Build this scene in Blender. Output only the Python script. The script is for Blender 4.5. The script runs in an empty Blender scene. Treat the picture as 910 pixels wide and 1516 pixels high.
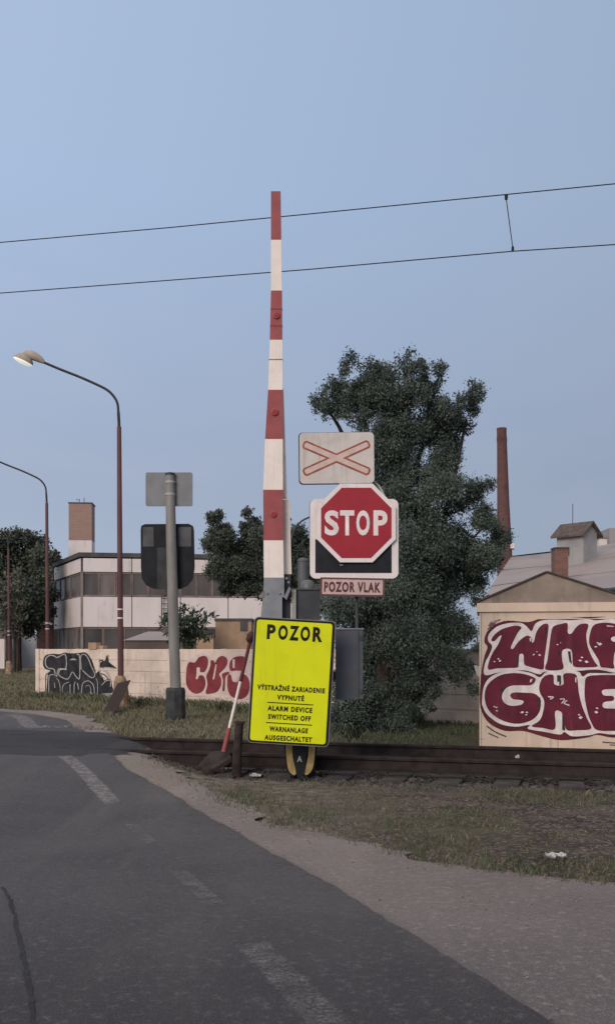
import bpy, bmesh, math, random
import numpy as np
from mathutils import Vector, Matrix
from mathutils.geometry import tessellate_polygon

random.seed(7)
rng = np.random.default_rng(11)
S = bpy.context.scene
COL = S.collection
F, H, CX, CAMZ = 1450.0, 960.0, 455.0, 1.4      # focal length and horizon in photo pixels, camera height

# ------------------------------------------------------------------ colour
def lin(v):
    v /= 255.0
    return v / 12.92 if v <= 0.04045 else ((v + 0.055) / 1.055) ** 2.4
def C(r, g, b, k=1.0):
    return (lin(r) * k, lin(g) * k, lin(b) * k)

# ------------------------------------------------------------------ materials
MATS = {}
def nodes_of(name):
    m = bpy.data.materials.new(name); m.use_nodes = True
    nt = m.node_tree; b = nt.nodes['Principled BSDF']
    return m, nt, b
def noise(nt, vec, scale, detail=4, rough=.55, dist=0.0):
    n = nt.nodes.new('ShaderNodeTexNoise'); n.inputs['Scale'].default_value = scale
    n.inputs['Detail'].default_value = detail; n.inputs['Roughness'].default_value = rough
    n.inputs['Distortion'].default_value = dist
    nt.links.new(vec, n.inputs['Vector']); return n.outputs['Fac']
def rampf(nt, fac, a, b):
    r = nt.nodes.new('ShaderNodeMapRange'); r.inputs['From Min'].default_value = a; r.inputs['From Max'].default_value = b
    r.interpolation_type = 'SMOOTHSTEP'; nt.links.new(fac, r.inputs['Value']); return r.outputs['Result']
def mixc(nt, fac, a, b):
    m = nt.nodes.new('ShaderNodeMix'); m.data_type = 'RGBA'
    if fac is None or isinstance(fac, float): m.inputs[0].default_value = fac or 0
    else: nt.links.new(fac, m.inputs[0])
    for k, v in ((6, a), (7, b)):
        if isinstance(v, tuple): m.inputs[k].default_value = (*v[:3], 1)
        else: nt.links.new(v, m.inputs[k])
    return m.outputs[2]
def coords(nt, stretch=None):
    t = nt.nodes.new('ShaderNodeTexCoord'); o = t.outputs['Object']
    if stretch:
        mp = nt.nodes.new('ShaderNodeMapping'); mp.inputs['Scale'].default_value = stretch
        nt.links.new(o, mp.inputs['Vector']); o = mp.outputs['Vector']
    return o
def bump(nt, b, height, strength, dist=.01):
    n = nt.nodes.new('ShaderNodeBump'); n.inputs['Strength'].default_value = strength; n.inputs['Distance'].default_value = dist
    nt.links.new(height, n.inputs['Height']); nt.links.new(n.outputs['Normal'], b.inputs['Normal'])
def M(name, col, rough=.75, var=.18, scale=4.0, dirt=None, dirt_amt=.5, dscale=1.3, bmp=.0, bscale=60, metal=0.0, stretch=None, fine=0.0, fscale=90):
    """plain surface: base colour with soft variation, patches of dirt, fine speckle and bump"""
    if name in MATS: return MATS[name]
    m, nt, b = nodes_of(name)
    v = coords(nt, stretch)
    lo = tuple(c * (1 - var) for c in col); hi = tuple(min(1, c * (1 + var)) for c in col)
    c = mixc(nt, rampf(nt, noise(nt, v, scale), .3, .7), lo, hi)
    if dirt:
        f = rampf(nt, noise(nt, v, dscale, 8, .65, .4), .62 - dirt_amt * .3, .72)
        mu = nt.nodes.new('ShaderNodeMath'); mu.operation = 'MULTIPLY'; mu.inputs[1].default_value = min(1, dirt_amt + .15)
        nt.links.new(f, mu.inputs[0]); c = mixc(nt, mu.outputs[0], c, dirt)
    if fine:
        f = noise(nt, v, fscale, 2)
        c = mixc(nt, rampf(nt, f, .5 - .5 * .5, .75), c, tuple(x * (1 + fine) for x in col)) if fine > 0 else mixc(nt, rampf(nt, f, .4, .75), c, tuple(x * (1 + fine) for x in col))
    nt.links.new(c, b.inputs['Base Color'])
    b.inputs['Roughness'].default_value = rough; b.inputs['Metallic'].default_value = metal; b.inputs['Specular IOR Level'].default_value = .12 if max(col) < .06 else .22
    if bmp: bump(nt, b, noise(nt, v, bscale, 6, .6), bmp)
    MATS[name] = m; return m

def streaks(m, col, amt, sx=9.0, sz=.35, lo=.50, hi=.74):
    """vertical rain streaks of dirt over an existing surface"""
    nt = m.node_tree; b = nt.nodes['Principled BSDF']; src = b.inputs['Base Color'].links[0].from_socket
    v = coords(nt, (sx, sx, sz))
    f = rampf(nt, noise(nt, v, 1.0, 6, .65), lo, hi)
    g = rampf(nt, noise(nt, coords(nt), 1.7, 4, .6), .38, .62)
    q = nt.nodes.new('ShaderNodeMath'); q.operation = 'MULTIPLY'; nt.links.new(f, q.inputs[0]); nt.links.new(g, q.inputs[1])
    w = nt.nodes.new('ShaderNodeMath'); w.operation = 'MULTIPLY'; w.inputs[1].default_value = amt; nt.links.new(q.outputs[0], w.inputs[0])
    nt.links.new(mixc(nt, w.outputs[0], src, col), b.inputs['Base Color'])

def brickmat(name, c1, c2, mortar, sx, sy):
    m, nt, b = nodes_of(name)
    t = nt.nodes.new('ShaderNodeTexCoord'); mp = nt.nodes.new('ShaderNodeVectorMath'); mp.operation = 'DOT_PRODUCT'
    sep = nt.nodes.new('ShaderNodeSeparateXYZ'); nt.links.new(t.outputs['Object'], sep.inputs[0])
    add = nt.nodes.new('ShaderNodeMath'); add.operation = 'ADD'
    nt.links.new(sep.outputs[0], add.inputs[0]); nt.links.new(sep.outputs[1], add.inputs[1])
    cmb = nt.nodes.new('ShaderNodeCombineXYZ'); nt.links.new(add.outputs[0], cmb.inputs[0]); nt.links.new(sep.outputs[2], cmb.inputs[1])
    br = nt.nodes.new('ShaderNodeTexBrick'); br.inputs['Scale'].default_value = 1
    br.inputs['Color1'].default_value = (*c1, 1); br.inputs['Color2'].default_value = (*c2, 1); br.inputs['Mortar'].default_value = (*mortar, 1)
    br.inputs['Brick Width'].default_value = sx; br.inputs['Row Height'].default_value = sy; br.inputs['Mortar Size'].default_value = sy * .1
    nt.links.new(cmb.outputs[0], br.inputs['Vector'])
    n = noise(nt, t.outputs['Object'], .5, 8, .65)
    c = mixc(nt, rampf(nt, n, .45, .75), br.outputs['Color'], tuple(x * .55 for x in c1))
    nt.links.new(c, b.inputs['Base Color']); b.inputs['Roughness'].default_value = .9
    return m

K = 1.2   # divides a surface's look in the photo into its own colour
white_paint = M('white_paint', (.88, .78, .70), .5, .05, 6, dirt=(.60, .53, .47), dirt_amt=.3, dscale=3)
red_paint = M('red_paint', (.34, .085, .085), .5, .10, 8, dirt=(.25, .08, .075), dirt_amt=.25, dscale=6)
stop_red = M('stop_red_sheeting', (.36, .028, .042), .35, .05, 6)
sign_white = M('sign_white_sheeting', (.82, .73, .70), .4, .06, 5, dirt=(.5, .47, .44), dirt_amt=.3, dscale=5)
plate_cream = M('plate_cream', (.62, .56, .52), .45, .06, 5, dirt=(.44, .38, .34), dirt_amt=.35, dscale=4)
cross_orange = M('cross_orange_outline', (.32, .085, .045), .5, .3, 9)
cross_fill = M('cross_pale_fill', (.62, .47, .42), .5, .08, 14)
sign_black = M('sign_black', (.022, .023, .028), .45, .2, 6)
sign_edge = M('sign_aluminium_edge', (.20, .19, .18), .5, .15, 10, metal=.3)
yellow = M('fluorescent_yellow', (.72, .76, .006), .5, .04, 3, dirt=(.60, .63, .006), dirt_amt=.45, dscale=2.2)
ink = M('black_ink', (.016, .014, .010), .5, .2, 10)
rust_ink = M('dark_red_lettering', (.10, .035, .035), .6, .25, 20, dirt=(.3, .2, .18), dirt_amt=.35, dscale=30)
plate_pink = M('faded_pink_plate', (.58, .42, .39), .5, .10, 9, dirt=(.42, .27, .24), dirt_amt=.45, dscale=9)
maroon_edge = M('maroon_frame', (.13, .06, .055), .6, .2, 12)
grey_metal = M('grey_painted_metal', (.24, .25, .265), .5, .12, 5, dirt=(.15, .145, .14), dirt_amt=.4, dscale=4)
dark_metal = M('dark_grey_metal', (.062, .066, .074), .55, .2, 5, dirt=(.09, .08, .075), dirt_amt=.35, dscale=4)
cabinet_grey = M('cabinet_grey', (.085, .092, .105), .5, .12, 3, dirt=(.055, .055, .06), dirt_amt=.4, dscale=3)
galv = M('galvanised_steel', (.25, .235, .22), .5, .14, 7, dirt=(.16, .14, .12), dirt_amt=.5, dscale=5, stretch=(1, 1, .2))
pale_metal = M('pale_metal', (.42, .42, .40), .5, .1, 9)
black_plastic = M('black_plastic', (.018, .019, .022), .5, .25, 5)
smoke_grey = M('faded_grey_backing', (.085, .085, .09), .5, .25, 3)
pole_red = M('rusty_red_pole', (.135, .062, .062), .65, .25, 3, dirt=(.20, .11, .10), dirt_amt=.5, dscale=4, stretch=(1, 1, .15))
arm_dark = M('weathered_dark_arm', (.055, .050, .055), .6, .2, 6)
lamp_shell = M('lamp_shell_beige', (.42, .35, .28), .5, .12, 8)
concrete_tan = M('weathered_tan_concrete', (.31, .215, .14), .9, .3, 7, dirt=(.11, .085, .065), dirt_amt=.6, dscale=4, bmp=.5, bscale=30)
rail_rust = M('rail_rust', (.033, .025, .024), .75, .3, 7, dirt=(.050, .037, .033), dirt_amt=.5, dscale=3, bmp=.3, bscale=50)
sleeper_mat = M('weathered_sleeper', (.075, .066, .060), .9, .3, 6, dirt=(.05, .043, .04), dirt_amt=.6, dscale=3, bmp=.6, bscale=30)
wood_brown = M('old_brown_wood', (.048, .034, .028), .85, .35, 6, dirt=(.03, .024, .02), dirt_amt=.5, dscale=5, stretch=(8, 8, 1), bmp=.5, bscale=25)
steel_rust = M('rusted_steel_plate', (.042, .031, .030), .8, .35, 9, dirt=(.065, .044, .038), dirt_amt=.5, dscale=6, bmp=.5, bscale=40)
fence_conc = M('pale_concrete_panel', (.74, .60, .49), .9, .10, 2.5, dirt=(.50, .40, .325), dirt_amt=.45, dscale=1.6, bmp=.35, bscale=45)
box_conc = M('cream_painted_concrete', (.68, .53, .41), .85, .08, 1.6, dirt=(.52, .40, .305), dirt_amt=.38, dscale=2.2, bmp=.25, bscale=60)
gable_conc = M('stained_gable_concrete', (.30, .24, .195), .9, .16, 2.2, dirt=(.20, .155, .12), dirt_amt=.6, dscale=2.6, bmp=.35, bscale=50)
roof_felt = M('dark_roof_felt', (.075, .062, .056), .9, .2, 4)
gr_halo = M('graffiti_dark_maroon', (.095, .016, .024), .6, .3, 3, dirt=(.15, .02, .03), dirt_amt=.4, dscale=2)
gr_fill = M('graffiti_maroon', (.125, .0135, .030), .6, .22, 3, dirt=(.09, .012, .024), dirt_amt=.5, dscale=2.5)
gr_white = M('graffiti_white', (.74, .66, .62), .6, .12, 7, dirt=(.50, .43, .40), dirt_amt=.45, dscale=5)
gr_dark = M('graffiti_black', (.035, .033, .034), .6, .35, 5, dirt=(.085, .08, .08), dirt_amt=.4, dscale=3)
gr_red = M('graffiti_faded_red', (.22, .040, .045), .65, .2, 3, dirt=(.29, .07, .07), dirt_amt=.45, dscale=3)
gr_pink = M('graffiti_pinkish_white', (.68, .52, .48), .65, .10, 6)
gr_grey = M('graffiti_pale_grey', (.42, .41, .39), .65, .2, 8, dirt=(.25, .24, .23), dirt_amt=.5, dscale=6)
gr_purple = M('graffiti_violet', (.13, .075, .115), .65, .3, 12, dirt=(.3, .24, .22), dirt_amt=.5, dscale=16)
fac_white = M('factory_white_cladding', (.74, .655, .625), .7, .05, .4, dirt=(.62, .55, .52), dirt_amt=.35, dscale=.35, stretch=(1, 1, .4))
fac_dark = M('factory_dark_edge', (.09, .085, .085), .7, .2, 2)
fac_mull = M('factory_mullion', (.24, .19, .165), .7, .2, 2)
fac_glass = M('factory_dusty_glass', (.085, .075, .075), .35, .45, .7, dirt=(.15, .125, .115), dirt_amt=.5, dscale=.5, stretch=(1, 1, .3))
fac_glass2 = M('factory_curtained_glass', (.16, .13, .12), .4, .3, .9, dirt=(.22, .18, .165), dirt_amt=.4, dscale=.7, stretch=(3, 3, .2))
fac_wall = M('factory_brown_wall', (.13, .10, .088), .85, .2, 1)
brick = brickmat('red_brick', (.22, .105, .08), (.165, .08, .062), (.20, .15, .125), .17, .055)
brick_dark = brickmat('dark_chimney_brick', (.150, .062, .056), (.122, .052, .048), (.14, .085, .078), .6, .25)
brick_far = brickmat('pale_red_brick', (.36, .225, .18), (.32, .195, .155), (.33, .24, .20), .3, .1)
tin_roof = M('grey_tin_roof', (.33, .275, .255), .6, .07, .5, dirt=(.18, .15, .145), dirt_amt=.45, dscale=.8, stretch=(.5, .5, 3))
plaster = M('grey_plaster', (.27, .265, .26), .85, .1, 2, dirt=(.18, .17, .165), dirt_amt=.4, dscale=1.5)
tan_plaster = M('tan_old_plaster', (.42, .28, .185), .9, .15, 2, dirt=(.27, .17, .115), dirt_amt=.5, dscale=1.5)
tile_roof = M('dark_tile_roof', (.115, .088, .078), .85, .25, 7)
pale_wall = M('pale_blue_wall', (.40, .41, .43), .85, .08, 1)
bark = M('bark', (.055, .042, .035), .95, .35, 9, bmp=.8, bscale=25, stretch=(1, 1, .3))
wire_mat = M('dark_wire', (.022, .022, .028), .6, .1, 3)
yellow_old = M('faded_yellow_enamel', (.42, .30, .12), .55, .2, 14, dirt=(.26, .18, .09), dirt_amt=.45, dscale=10)
litter_white = M('litter_white', (.48, .48, .46), .6, .12, 12)
stone_mat = M('ballast_stone', (.085, .075, .070), .95, .45, 3.5, dirt=(.07, .055, .05), dirt_amt=.5, dscale=3)
pebble_mat = M('pale_pebble', (.185, .155, .138), .95, .4, 3)

streaks(box_conc, (.30, .235, .18), .75); streaks(gable_conc, (.12, .10, .085), .7); streaks(fence_conc, (.34, .27, .22), .8, 7)
streaks(fac_white, (.42, .36, .33), .6, 2.0, .2); streaks(white_paint, (.50, .44, .39), .7, 40, 1.2); streaks(red_paint, (.20, .07, .06), .6, 40, 1.2)
streaks(yellow, (.42, .44, .02), .55, 16, .8); streaks(plate_cream, (.36, .31, .27), .7, 22, 1.5); streaks(sign_white, (.52, .46, .43), .6, 22, 1.5); streaks(stop_red, (.22, .03, .04), .6, 18, 1.2)
streaks(gr_fill, (.19, .05, .065), .7, 7, .8); streaks(gr_white, (.46, .38, .35), .6, 9, .8)

def leafmat(name, dark, light, scale=1.4, dry=None):
    m, nt, b = nodes_of(name)
    v = coords(nt)
    c = mixc(nt, rampf(nt, noise(nt, v, scale, 3), .35, .68), dark, light)
    c = mixc(nt, rampf(nt, noise(nt, v, 5, 3), .55, .75), c, tuple(x * 1.15 for x in light))
    if dry: c = mixc(nt, rampf(nt, noise(nt, v, .9, 4, .6), .56, .72), c, dry)
    nt.links.new(c, b.inputs['Base Color']); b.inputs['Roughness'].default_value = .75
    b.inputs['Specular IOR Level'].default_value = .25
    return m
leaf_big = leafmat('dark_conifer_foliage', (.062, .080, .068), (.128, .158, .124))
leaf_mid = leafmat('deep_green_foliage', (.050, .062, .051), (.092, .110, .082), .7)
leaf_far = leafmat('far_green_foliage', (.066, .078, .064), (.105, .122, .092), .4)
leaf_light = leafmat('thin_grey_green_foliage', (.090, .092, .070), (.15, .145, .11), .5)
leaf_shrub = leafmat('juniper_foliage', (.030, .046, .032), (.055, .078, .045), 1.5)
leaf_hedge = leafmat('pale_green_bush', (.05, .07, .04), (.10, .13, .07), 1.5)

# ------------------------------------------------------------------ mesh builder
class MB:
    def __init__(self): self.v = []; self.f = []; self.mi = []; self.mats = []
    def mid(self, m):
        if m not in self.mats: self.mats.append(m)
        return self.mats.index(m)
    def add(self, verts, faces, mat):
        o = len(self.v); k = self.mid(mat)
        self.v += [tuple(p) for p in verts]
        for f in faces: self.f.append(tuple(i + o for i in f)); self.mi.append(k)
    def box(self, c, s, mat, rz=0.0, rot=None, taper=1.0):
        R = rot if rot is not None else Matrix.Rotation(rz, 3, 'Z')
        c = Vector(c); vs = []
        for z in (-.5, .5):
            for x, y in ((-.5, -.5), (.5, -.5), (.5, .5), (-.5, .5)):
                k = taper if z > 0 else 1
                vs.append(c + R @ Vector((x * s[0] * k, y * s[1] * k, z * s[2])))
        self.add(vs, [(3, 2, 1, 0), (4, 5, 6, 7), (0, 1, 5, 4), (1, 2, 6, 5), (2, 3, 7, 6), (3, 0, 4, 7)], mat)
        return self
    def tube(self, path, radii, mat, n=12, caps=True, flat=1.0):
        path = [Vector(p) for p in path]
        if not hasattr(radii, '__len__'): radii = [radii] * len(path)
        rings = []; ref = None
        for i, p in enumerate(path):
            d = (path[min(i + 1, len(path) - 1)] - path[max(i - 1, 0)]).normalized()
            if ref is None:
                ref = Vector((0, 1, 0)) if abs(d.y) < .9 else Vector((1, 0, 0))
            a = (ref - d * ref.dot(d)).normalized(); b_ = d.cross(a); ref = a
            rings.append([p + (a * math.cos(2 * math.pi * k / n) + b_ * math.sin(2 * math.pi * k / n) * flat) * radii[i] for k in range(n)])
        vs = [q for r in rings for q in r]; fs = []
        for i in range(len(rings) - 1):
            for k in range(n):
                fs.append((i * n + k, i * n + (k + 1) % n, (i + 1) * n + (k + 1) % n, (i + 1) * n + k))
        if caps: fs += [tuple(range(n - 1, -1, -1)), tuple((len(rings) - 1) * n + k for k in range(n))]
        self.add(vs, fs, mat); return self
    def prism(self, pts, o, u, v, n, t, mat, side=None):
        """flat outline pts (u,v) with its front at o + n*t and its back at o"""
        o, u, v, n = Vector(o), Vector(u), Vector(v), Vector(n)
        P = [o + u * a + v * b for a, b in pts]; N = len(P)
        tri = tessellate_polygon([[Vector((a, b, 0)) for a, b in pts]])
        front = [p + n * t for p in P]
        self.add(front, [tuple(x) for x in tri], mat)
        self.add(P + front, [(i, (i + 1) % N, N + (i + 1) % N, N + i) for i in range(N)], side or mat)
        self.add(P, [tuple(reversed(x)) for x in tri], side or mat); return self
    def flat(self, P, mat, proj):
        """a painted patch: 3-D points P filled through their 2-D outline proj"""
        tri = tessellate_polygon([[Vector((a, b, 0)) for a, b in proj]])
        self.add(P, [tuple(x) for x in tri], mat); return self
    def build(self, name, parent=None, root=None, origin=None, smooth=False):
        me = bpy.data.meshes.new(name)
        if root is None: root = parent
        off = Vector(origin) if origin is not None else (Vector(root.location) if root is not None else Vector((0, 0, 0)))
        me.from_pydata([(p[0] - off.x, p[1] - off.y, p[2] - off.z) for p in self.v], [], self.f)
        for m in self.mats: me.materials.append(m)
        me.polygons.foreach_set('material_index', self.mi)
        bm = bmesh.new(); bm.from_mesh(me); bmesh.ops.recalc_face_normals(bm, faces=bm.faces); bm.to_mesh(me); bm.free()
        if smooth:
            me.polygons.foreach_set('use_smooth', [True] * len(me.polygons))
            try: me.set_sharp_from_angle(angle=math.radians(35))
            except Exception: pass
        o = bpy.data.objects.new(name, me); COL.objects.link(o)
        if origin is not None: o.location = off
        if parent is not None: o.parent = parent
        return o

def tag(o, label, cat, group=None):
    o['label'] = label; o['category'] = cat
    if group: o['group'] = group
    return o
def thing(name, label, cat, loc, group=None):
    o = bpy.data.objects.new(name, None); COL.objects.link(o); o.location = loc; o.empty_display_size = .2
    return tag(o, label, cat, group)
def kids(o): return [c for c in bpy.data.objects if c.parent == o]
def copy_tree(o, parent=None):
    c = o.copy(); COL.objects.link(c)
    if parent is not None: c.parent = parent
    for ch in kids(o): copy_tree(ch, c)
    return c
def P(px, py, Y): return Vector(((px - CX) / F * Y, Y, CAMZ + (H - py) / F * Y))

def rrect(x0, y0, x1, y1, r, n=6):
    pts = []
    for cx, cy, a0 in ((x1 - r, y1 - r, 0), (x0 + r, y1 - r, 90), (x0 + r, y0 + r, 180), (x1 - r, y0 + r, 270)):
        for k in range(n + 1):
            a = math.radians(a0 + 90 * k / n); pts.append((cx + r * math.cos(a), cy + r * math.sin(a)))
    return pts
def smoothpts(pts, k=4, closed=True):
    out = []; N = len(pts)
    for i in range(N if closed else N - 1):
        g = (lambda j: pts[j % N]) if closed else (lambda j: pts[max(0, min(N - 1, j))])
        p0, p1, p2, p3 = g(i - 1), g(i), g(i + 1), g(i + 2)
        for s in range(k):
            t = s / k
            out.append(tuple(.5 * (2 * b + (c - a) * t + (2 * a - 5 * b + 4 * c - d) * t * t + (3 * b - a - 3 * c + d) * t ** 3)
                             for a, b, c, d in zip(p0, p1, p2, p3)))
    if not closed: out.append(pts[-1])
    return out
def stroke(pts, w):
    """ribbon outline of an open polyline, 2-D"""
    L, R = [], []
    for i, p in enumerate(pts):
        a = pts[max(0, i - 1)]; b = pts[min(len(pts) - 1, i + 1)]
        dx, dy = b[0] - a[0], b[1] - a[1]; d = math.hypot(dx, dy) or 1
        nx, ny = -dy / d * w / 2, dx / d * w / 2
        L.append((p[0] + nx, p[1] + ny)); R.append((p[0] - nx, p[1] - ny))
    return L + R[::-1]

def lettering(text, name, mat, parent, root, o, u, v, n, x0, x1, y0, y1, weight=.02, space=1.0):
    """text filled into the rectangle x0..x1, y0..y1 of the frame (o,u,v), lying proud of it"""
    cu = bpy.data.curves.new(name, 'FONT'); cu.body = text; cu.offset = weight; cu.space_character = space; cu.resolution_u = 4
    ob = bpy.data.objects.new(name, cu); COL.objects.link(ob)
    dg = bpy.context.evaluated_depsgraph_get()
    me = bpy.data.meshes.new_from_object(ob.evaluated_get(dg)); bpy.data.objects.remove(ob)
    co = np.array([w.co[:] for w in me.vertices]); mn, mx = co.min(0), co.max(0)
    u, v, o = Vector(u), Vector(v), Vector(o); off = Vector(root.location)
    for w, c in zip(me.vertices, co):
        a = x0 + (c[0] - mn[0]) / (mx[0] - mn[0]) * (x1 - x0); b = y0 + (c[1] - mn[1]) / (mx[1] - mn[1]) * (y1 - y0)
        w.co = o + u * a + v * b + Vector(n) * .0015 - off
    me.materials.clear(); me.materials.append(mat)
    q = bpy.data.objects.new(name, me); COL.objects.link(q); q.parent = parent
    return q

def letters(text, boxes, name, mat, parent, root, o, u, v, n, y0, y1, weight):
    for ch, (a, b) in zip(text, boxes): lettering(ch, name, mat, parent, root, o, u, v, n, a, b, y0, y1, weight)

# ------------------------------------------------------------------ ground shape
A = math.radians(15)
TN = np.array((-math.sin(A), -math.cos(A)))            # from the track towards the camera
TT = np.array((-math.cos(A), math.sin(A)))             # along the track, to the left
TP = np.array(((800 - CX) / F * 10.6, 10.6))           # a point of the near rail
def Dn(x, y): return (x - TP[0]) * TN[0] + (y - TP[1]) * TN[1]
def sstep(a, b, x):
    t = np.clip((x - a) / (b - a), 0, 1); return t * t * (3 - 2 * t)
def ramp(x, y):
    dc = np.abs(Dn(x, y) + .75); return .155 * (1 - sstep(1.3, 4.6, dc))
def vnoise(x, y, seed=0):
    x = np.asarray(x, float); y = np.asarray(y, float)
    xi, yi = np.floor(x), np.floor(y); fx, fy = x - xi, y - yi
    def h(a, b):
        q = np.sin(a * 127.1 + b * 311.7 + seed * 74.7) * 43758.5453; return q - np.floor(q)
    fx = fx * fx * (3 - 2 * fx); fy = fy * fy * (3 - 2 * fy)
    return (h(xi, yi) * (1 - fx) + h(xi + 1, yi) * fx) * (1 - fy) + (h(xi, yi + 1) * (1 - fx) + h(xi + 1, yi + 1) * fx) * fy
def fbm(x, y, seed=0):
    return vnoise(x, y, seed) * .5 + vnoise(x * 2.1, y * 2.1, seed + 1) * .3 + vnoise(x * 4.3, y * 4.3, seed + 2) * .2
def pix_road(px, py):
    z = 0.0
    for _ in range(12):
        Y = (CAMZ - z) * F / (py - H); X = (px - CX) / F * Y; z = .5 * z + .5 * float(ramp(X, Y))
    return X, Y
def pix_flat(px, py):
    Y = CAMZ * F / (py - H); return (px - CX) / F * Y, Y
edge_px = [(810, 1516), (640, 1410), (500, 1320), (350, 1235), (260, 1180), (190, 1142), (158, 1115), (127, 1086), (100, 1067), (50, 1058), (0, 1054)]
edge = [(2.6, -2.5)] + [pix_road(*p) for p in edge_px] + [(-15, 26), (-44, 40)]
edge.sort(key=lambda p: p[1])
EX, EY = np.array([p[0] for p in edge]), np.array([p[1] for p in edge])
def xr(y): return np.interp(y, EY, EX)
sh_px = [(910, 1312), (700, 1288), (560, 1258), (430, 1232), (300, 1180), (215, 1135), (185, 1112)]
sh = [(30, -3), (30, 5.0), (7, 5.35)] + [pix_flat(*p) for p in sh_px]
sh += [(float(xr(15.5)) + .45, 15.5), (float(xr(18)) + .55, 18), (float(xr(20)) + .7, 20.2), (-5.6, 21.6), (-6.8, 22.4), (-15, 27), (-44, 42)]
sh.sort(key=lambda p: p[1])
SX, SY = np.array([p[0] for p in sh]), np.array([p[1] for p in sh])
def xs(y): return np.maximum(np.interp(y, SY, SX), xr(y) + .05)
def G(x, y):
    x = np.asarray(x, float); y = np.asarray(y, float)
    m = 1 - sstep(.15, 1.3, x - xr(y))
    off = sstep(0, .5, x - xs(y))
    D = Dn(x, y)
    near = sstep(.75, 1.1, D); far = 1 - sstep(-2.9, -2.3, D)
    b = (fbm(x * 1.3, y * 1.3, 3) - .45) * .07 + (fbm(x * 6, y * 6, 8) - .5) * .035
    bed = -.075
    g = np.where(D > -.75, bed * (1 - near) + b * near, bed * (1 - far) + b * far)
    fade = 1 - sstep(60, 200, np.abs(y) + np.abs(x))
    return m * ramp(x, y) * fade + (1 - m) * off * g * fade

def sheet(name, X, Y, Z, mats, mi=None, kind='structure', keep=None):
    """grid mesh of 2-D arrays"""
    r, c = X.shape
    me = bpy.data.meshes.new(name)
    idx = np.arange(r * c).reshape(r, c)
    q = np.stack([idx[:-1, :-1], idx[:-1, 1:], idx[1:, 1:], idx[1:, :-1]], -1).reshape(-1, 4)
    if keep is not None: q = q[keep.reshape(-1)]
    me.from_pydata(np.stack([X, Y, Z], -1).reshape(-1, 3).tolist(), [], q.tolist())
    for m in mats: me.materials.append(m)
    me.polygons.foreach_set('use_smooth', [True] * len(me.polygons))
    o = bpy.data.objects.new(name, me); COL.objects.link(o)
    if kind: o['kind'] = kind
    return o

# ground materials -------------------------------------------------
def ground_material():
    m, nt, b = nodes_of('soil_and_turf')
    v = coords(nt)
    soil = mixc(nt, rampf(nt, noise(nt, v, 2.2, 8, .65), .35, .68), (.046, .037, .032), (.125, .100, .084))
    soil = mixc(nt, rampf(nt, noise(nt, v, 26, 4), .50, .66), soil, (.23, .195, .16))
    soil = mixc(nt, rampf(nt, noise(nt, v, 9, 6, .7), .55, .72), soil, (.038, .030, .026))
    sx_ = nt.nodes.new('ShaderNodeSeparateXYZ'); nt.links.new(v, sx_.inputs[0])
    mad = nt.nodes.new('ShaderNodeMath'); mad.operation = 'MULTIPLY_ADD'; nt.links.new(noise(nt, v, 1.1, 6, .65), mad.inputs[0]); mad.inputs[1].default_value = 3.0; nt.links.new(sx_.outputs[0], mad.inputs[2])
    trod = rampf(nt, mad.outputs[0], 2.6, 1.2)       # trodden dusty soil towards the crossing
    soil2 = mixc(nt, rampf(nt, noise(nt, v, 7, 7, .7), .38, .62), (.115, .094, .077), (.275, .232, .192))
    soil2 = mixc(nt, rampf(nt, noise(nt, v, 34, 4, .7), .54, .70), soil2, (.055, .045, .038))
    soil = mixc(nt, trod, soil, soil2)
    turf = mixc(nt, rampf(nt, noise(nt, v, 3.0, 6, .6), .35, .65), (.085, .086, .050), (.135, .122, .078))
    sep = nt.nodes.new('ShaderNodeSeparateXYZ'); nt.links.new(v, sep.inputs[0])
    far = rampf(nt, sep.outputs[1], 12.5, 15.5)
    pat = rampf(nt, noise(nt, v, .75, 6, .6), .47, .63)
    mx = nt.nodes.new('ShaderNodeMath'); mx.operation = 'MAXIMUM'; nt.links.new(far, mx.inputs[0])
    ml = nt.nodes.new('ShaderNodeMath'); ml.operation = 'MULTIPLY'; ml.inputs[1].default_value = .75
    nt.links.new(pat, ml.inputs[0]); nt.links.new(ml.outputs[0], mx.inputs[1])
    lim = nt.nodes.new('ShaderNodeMath'); lim.operation = 'MULTIPLY'; lim.inputs[1].default_value = .9; nt.links.new(mx.outputs[0], lim.inputs[0])
    c = mixc(nt, lim.outputs[0], soil, turf)
    nt.links.new(c, b.inputs['Base Color']); b.inputs['Roughness'].default_value = .95; b.inputs['Specular IOR Level'].default_value = .15
    bump(nt, b, noise(nt, v, 30, 8, .7), .9, .03)
    return m
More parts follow.
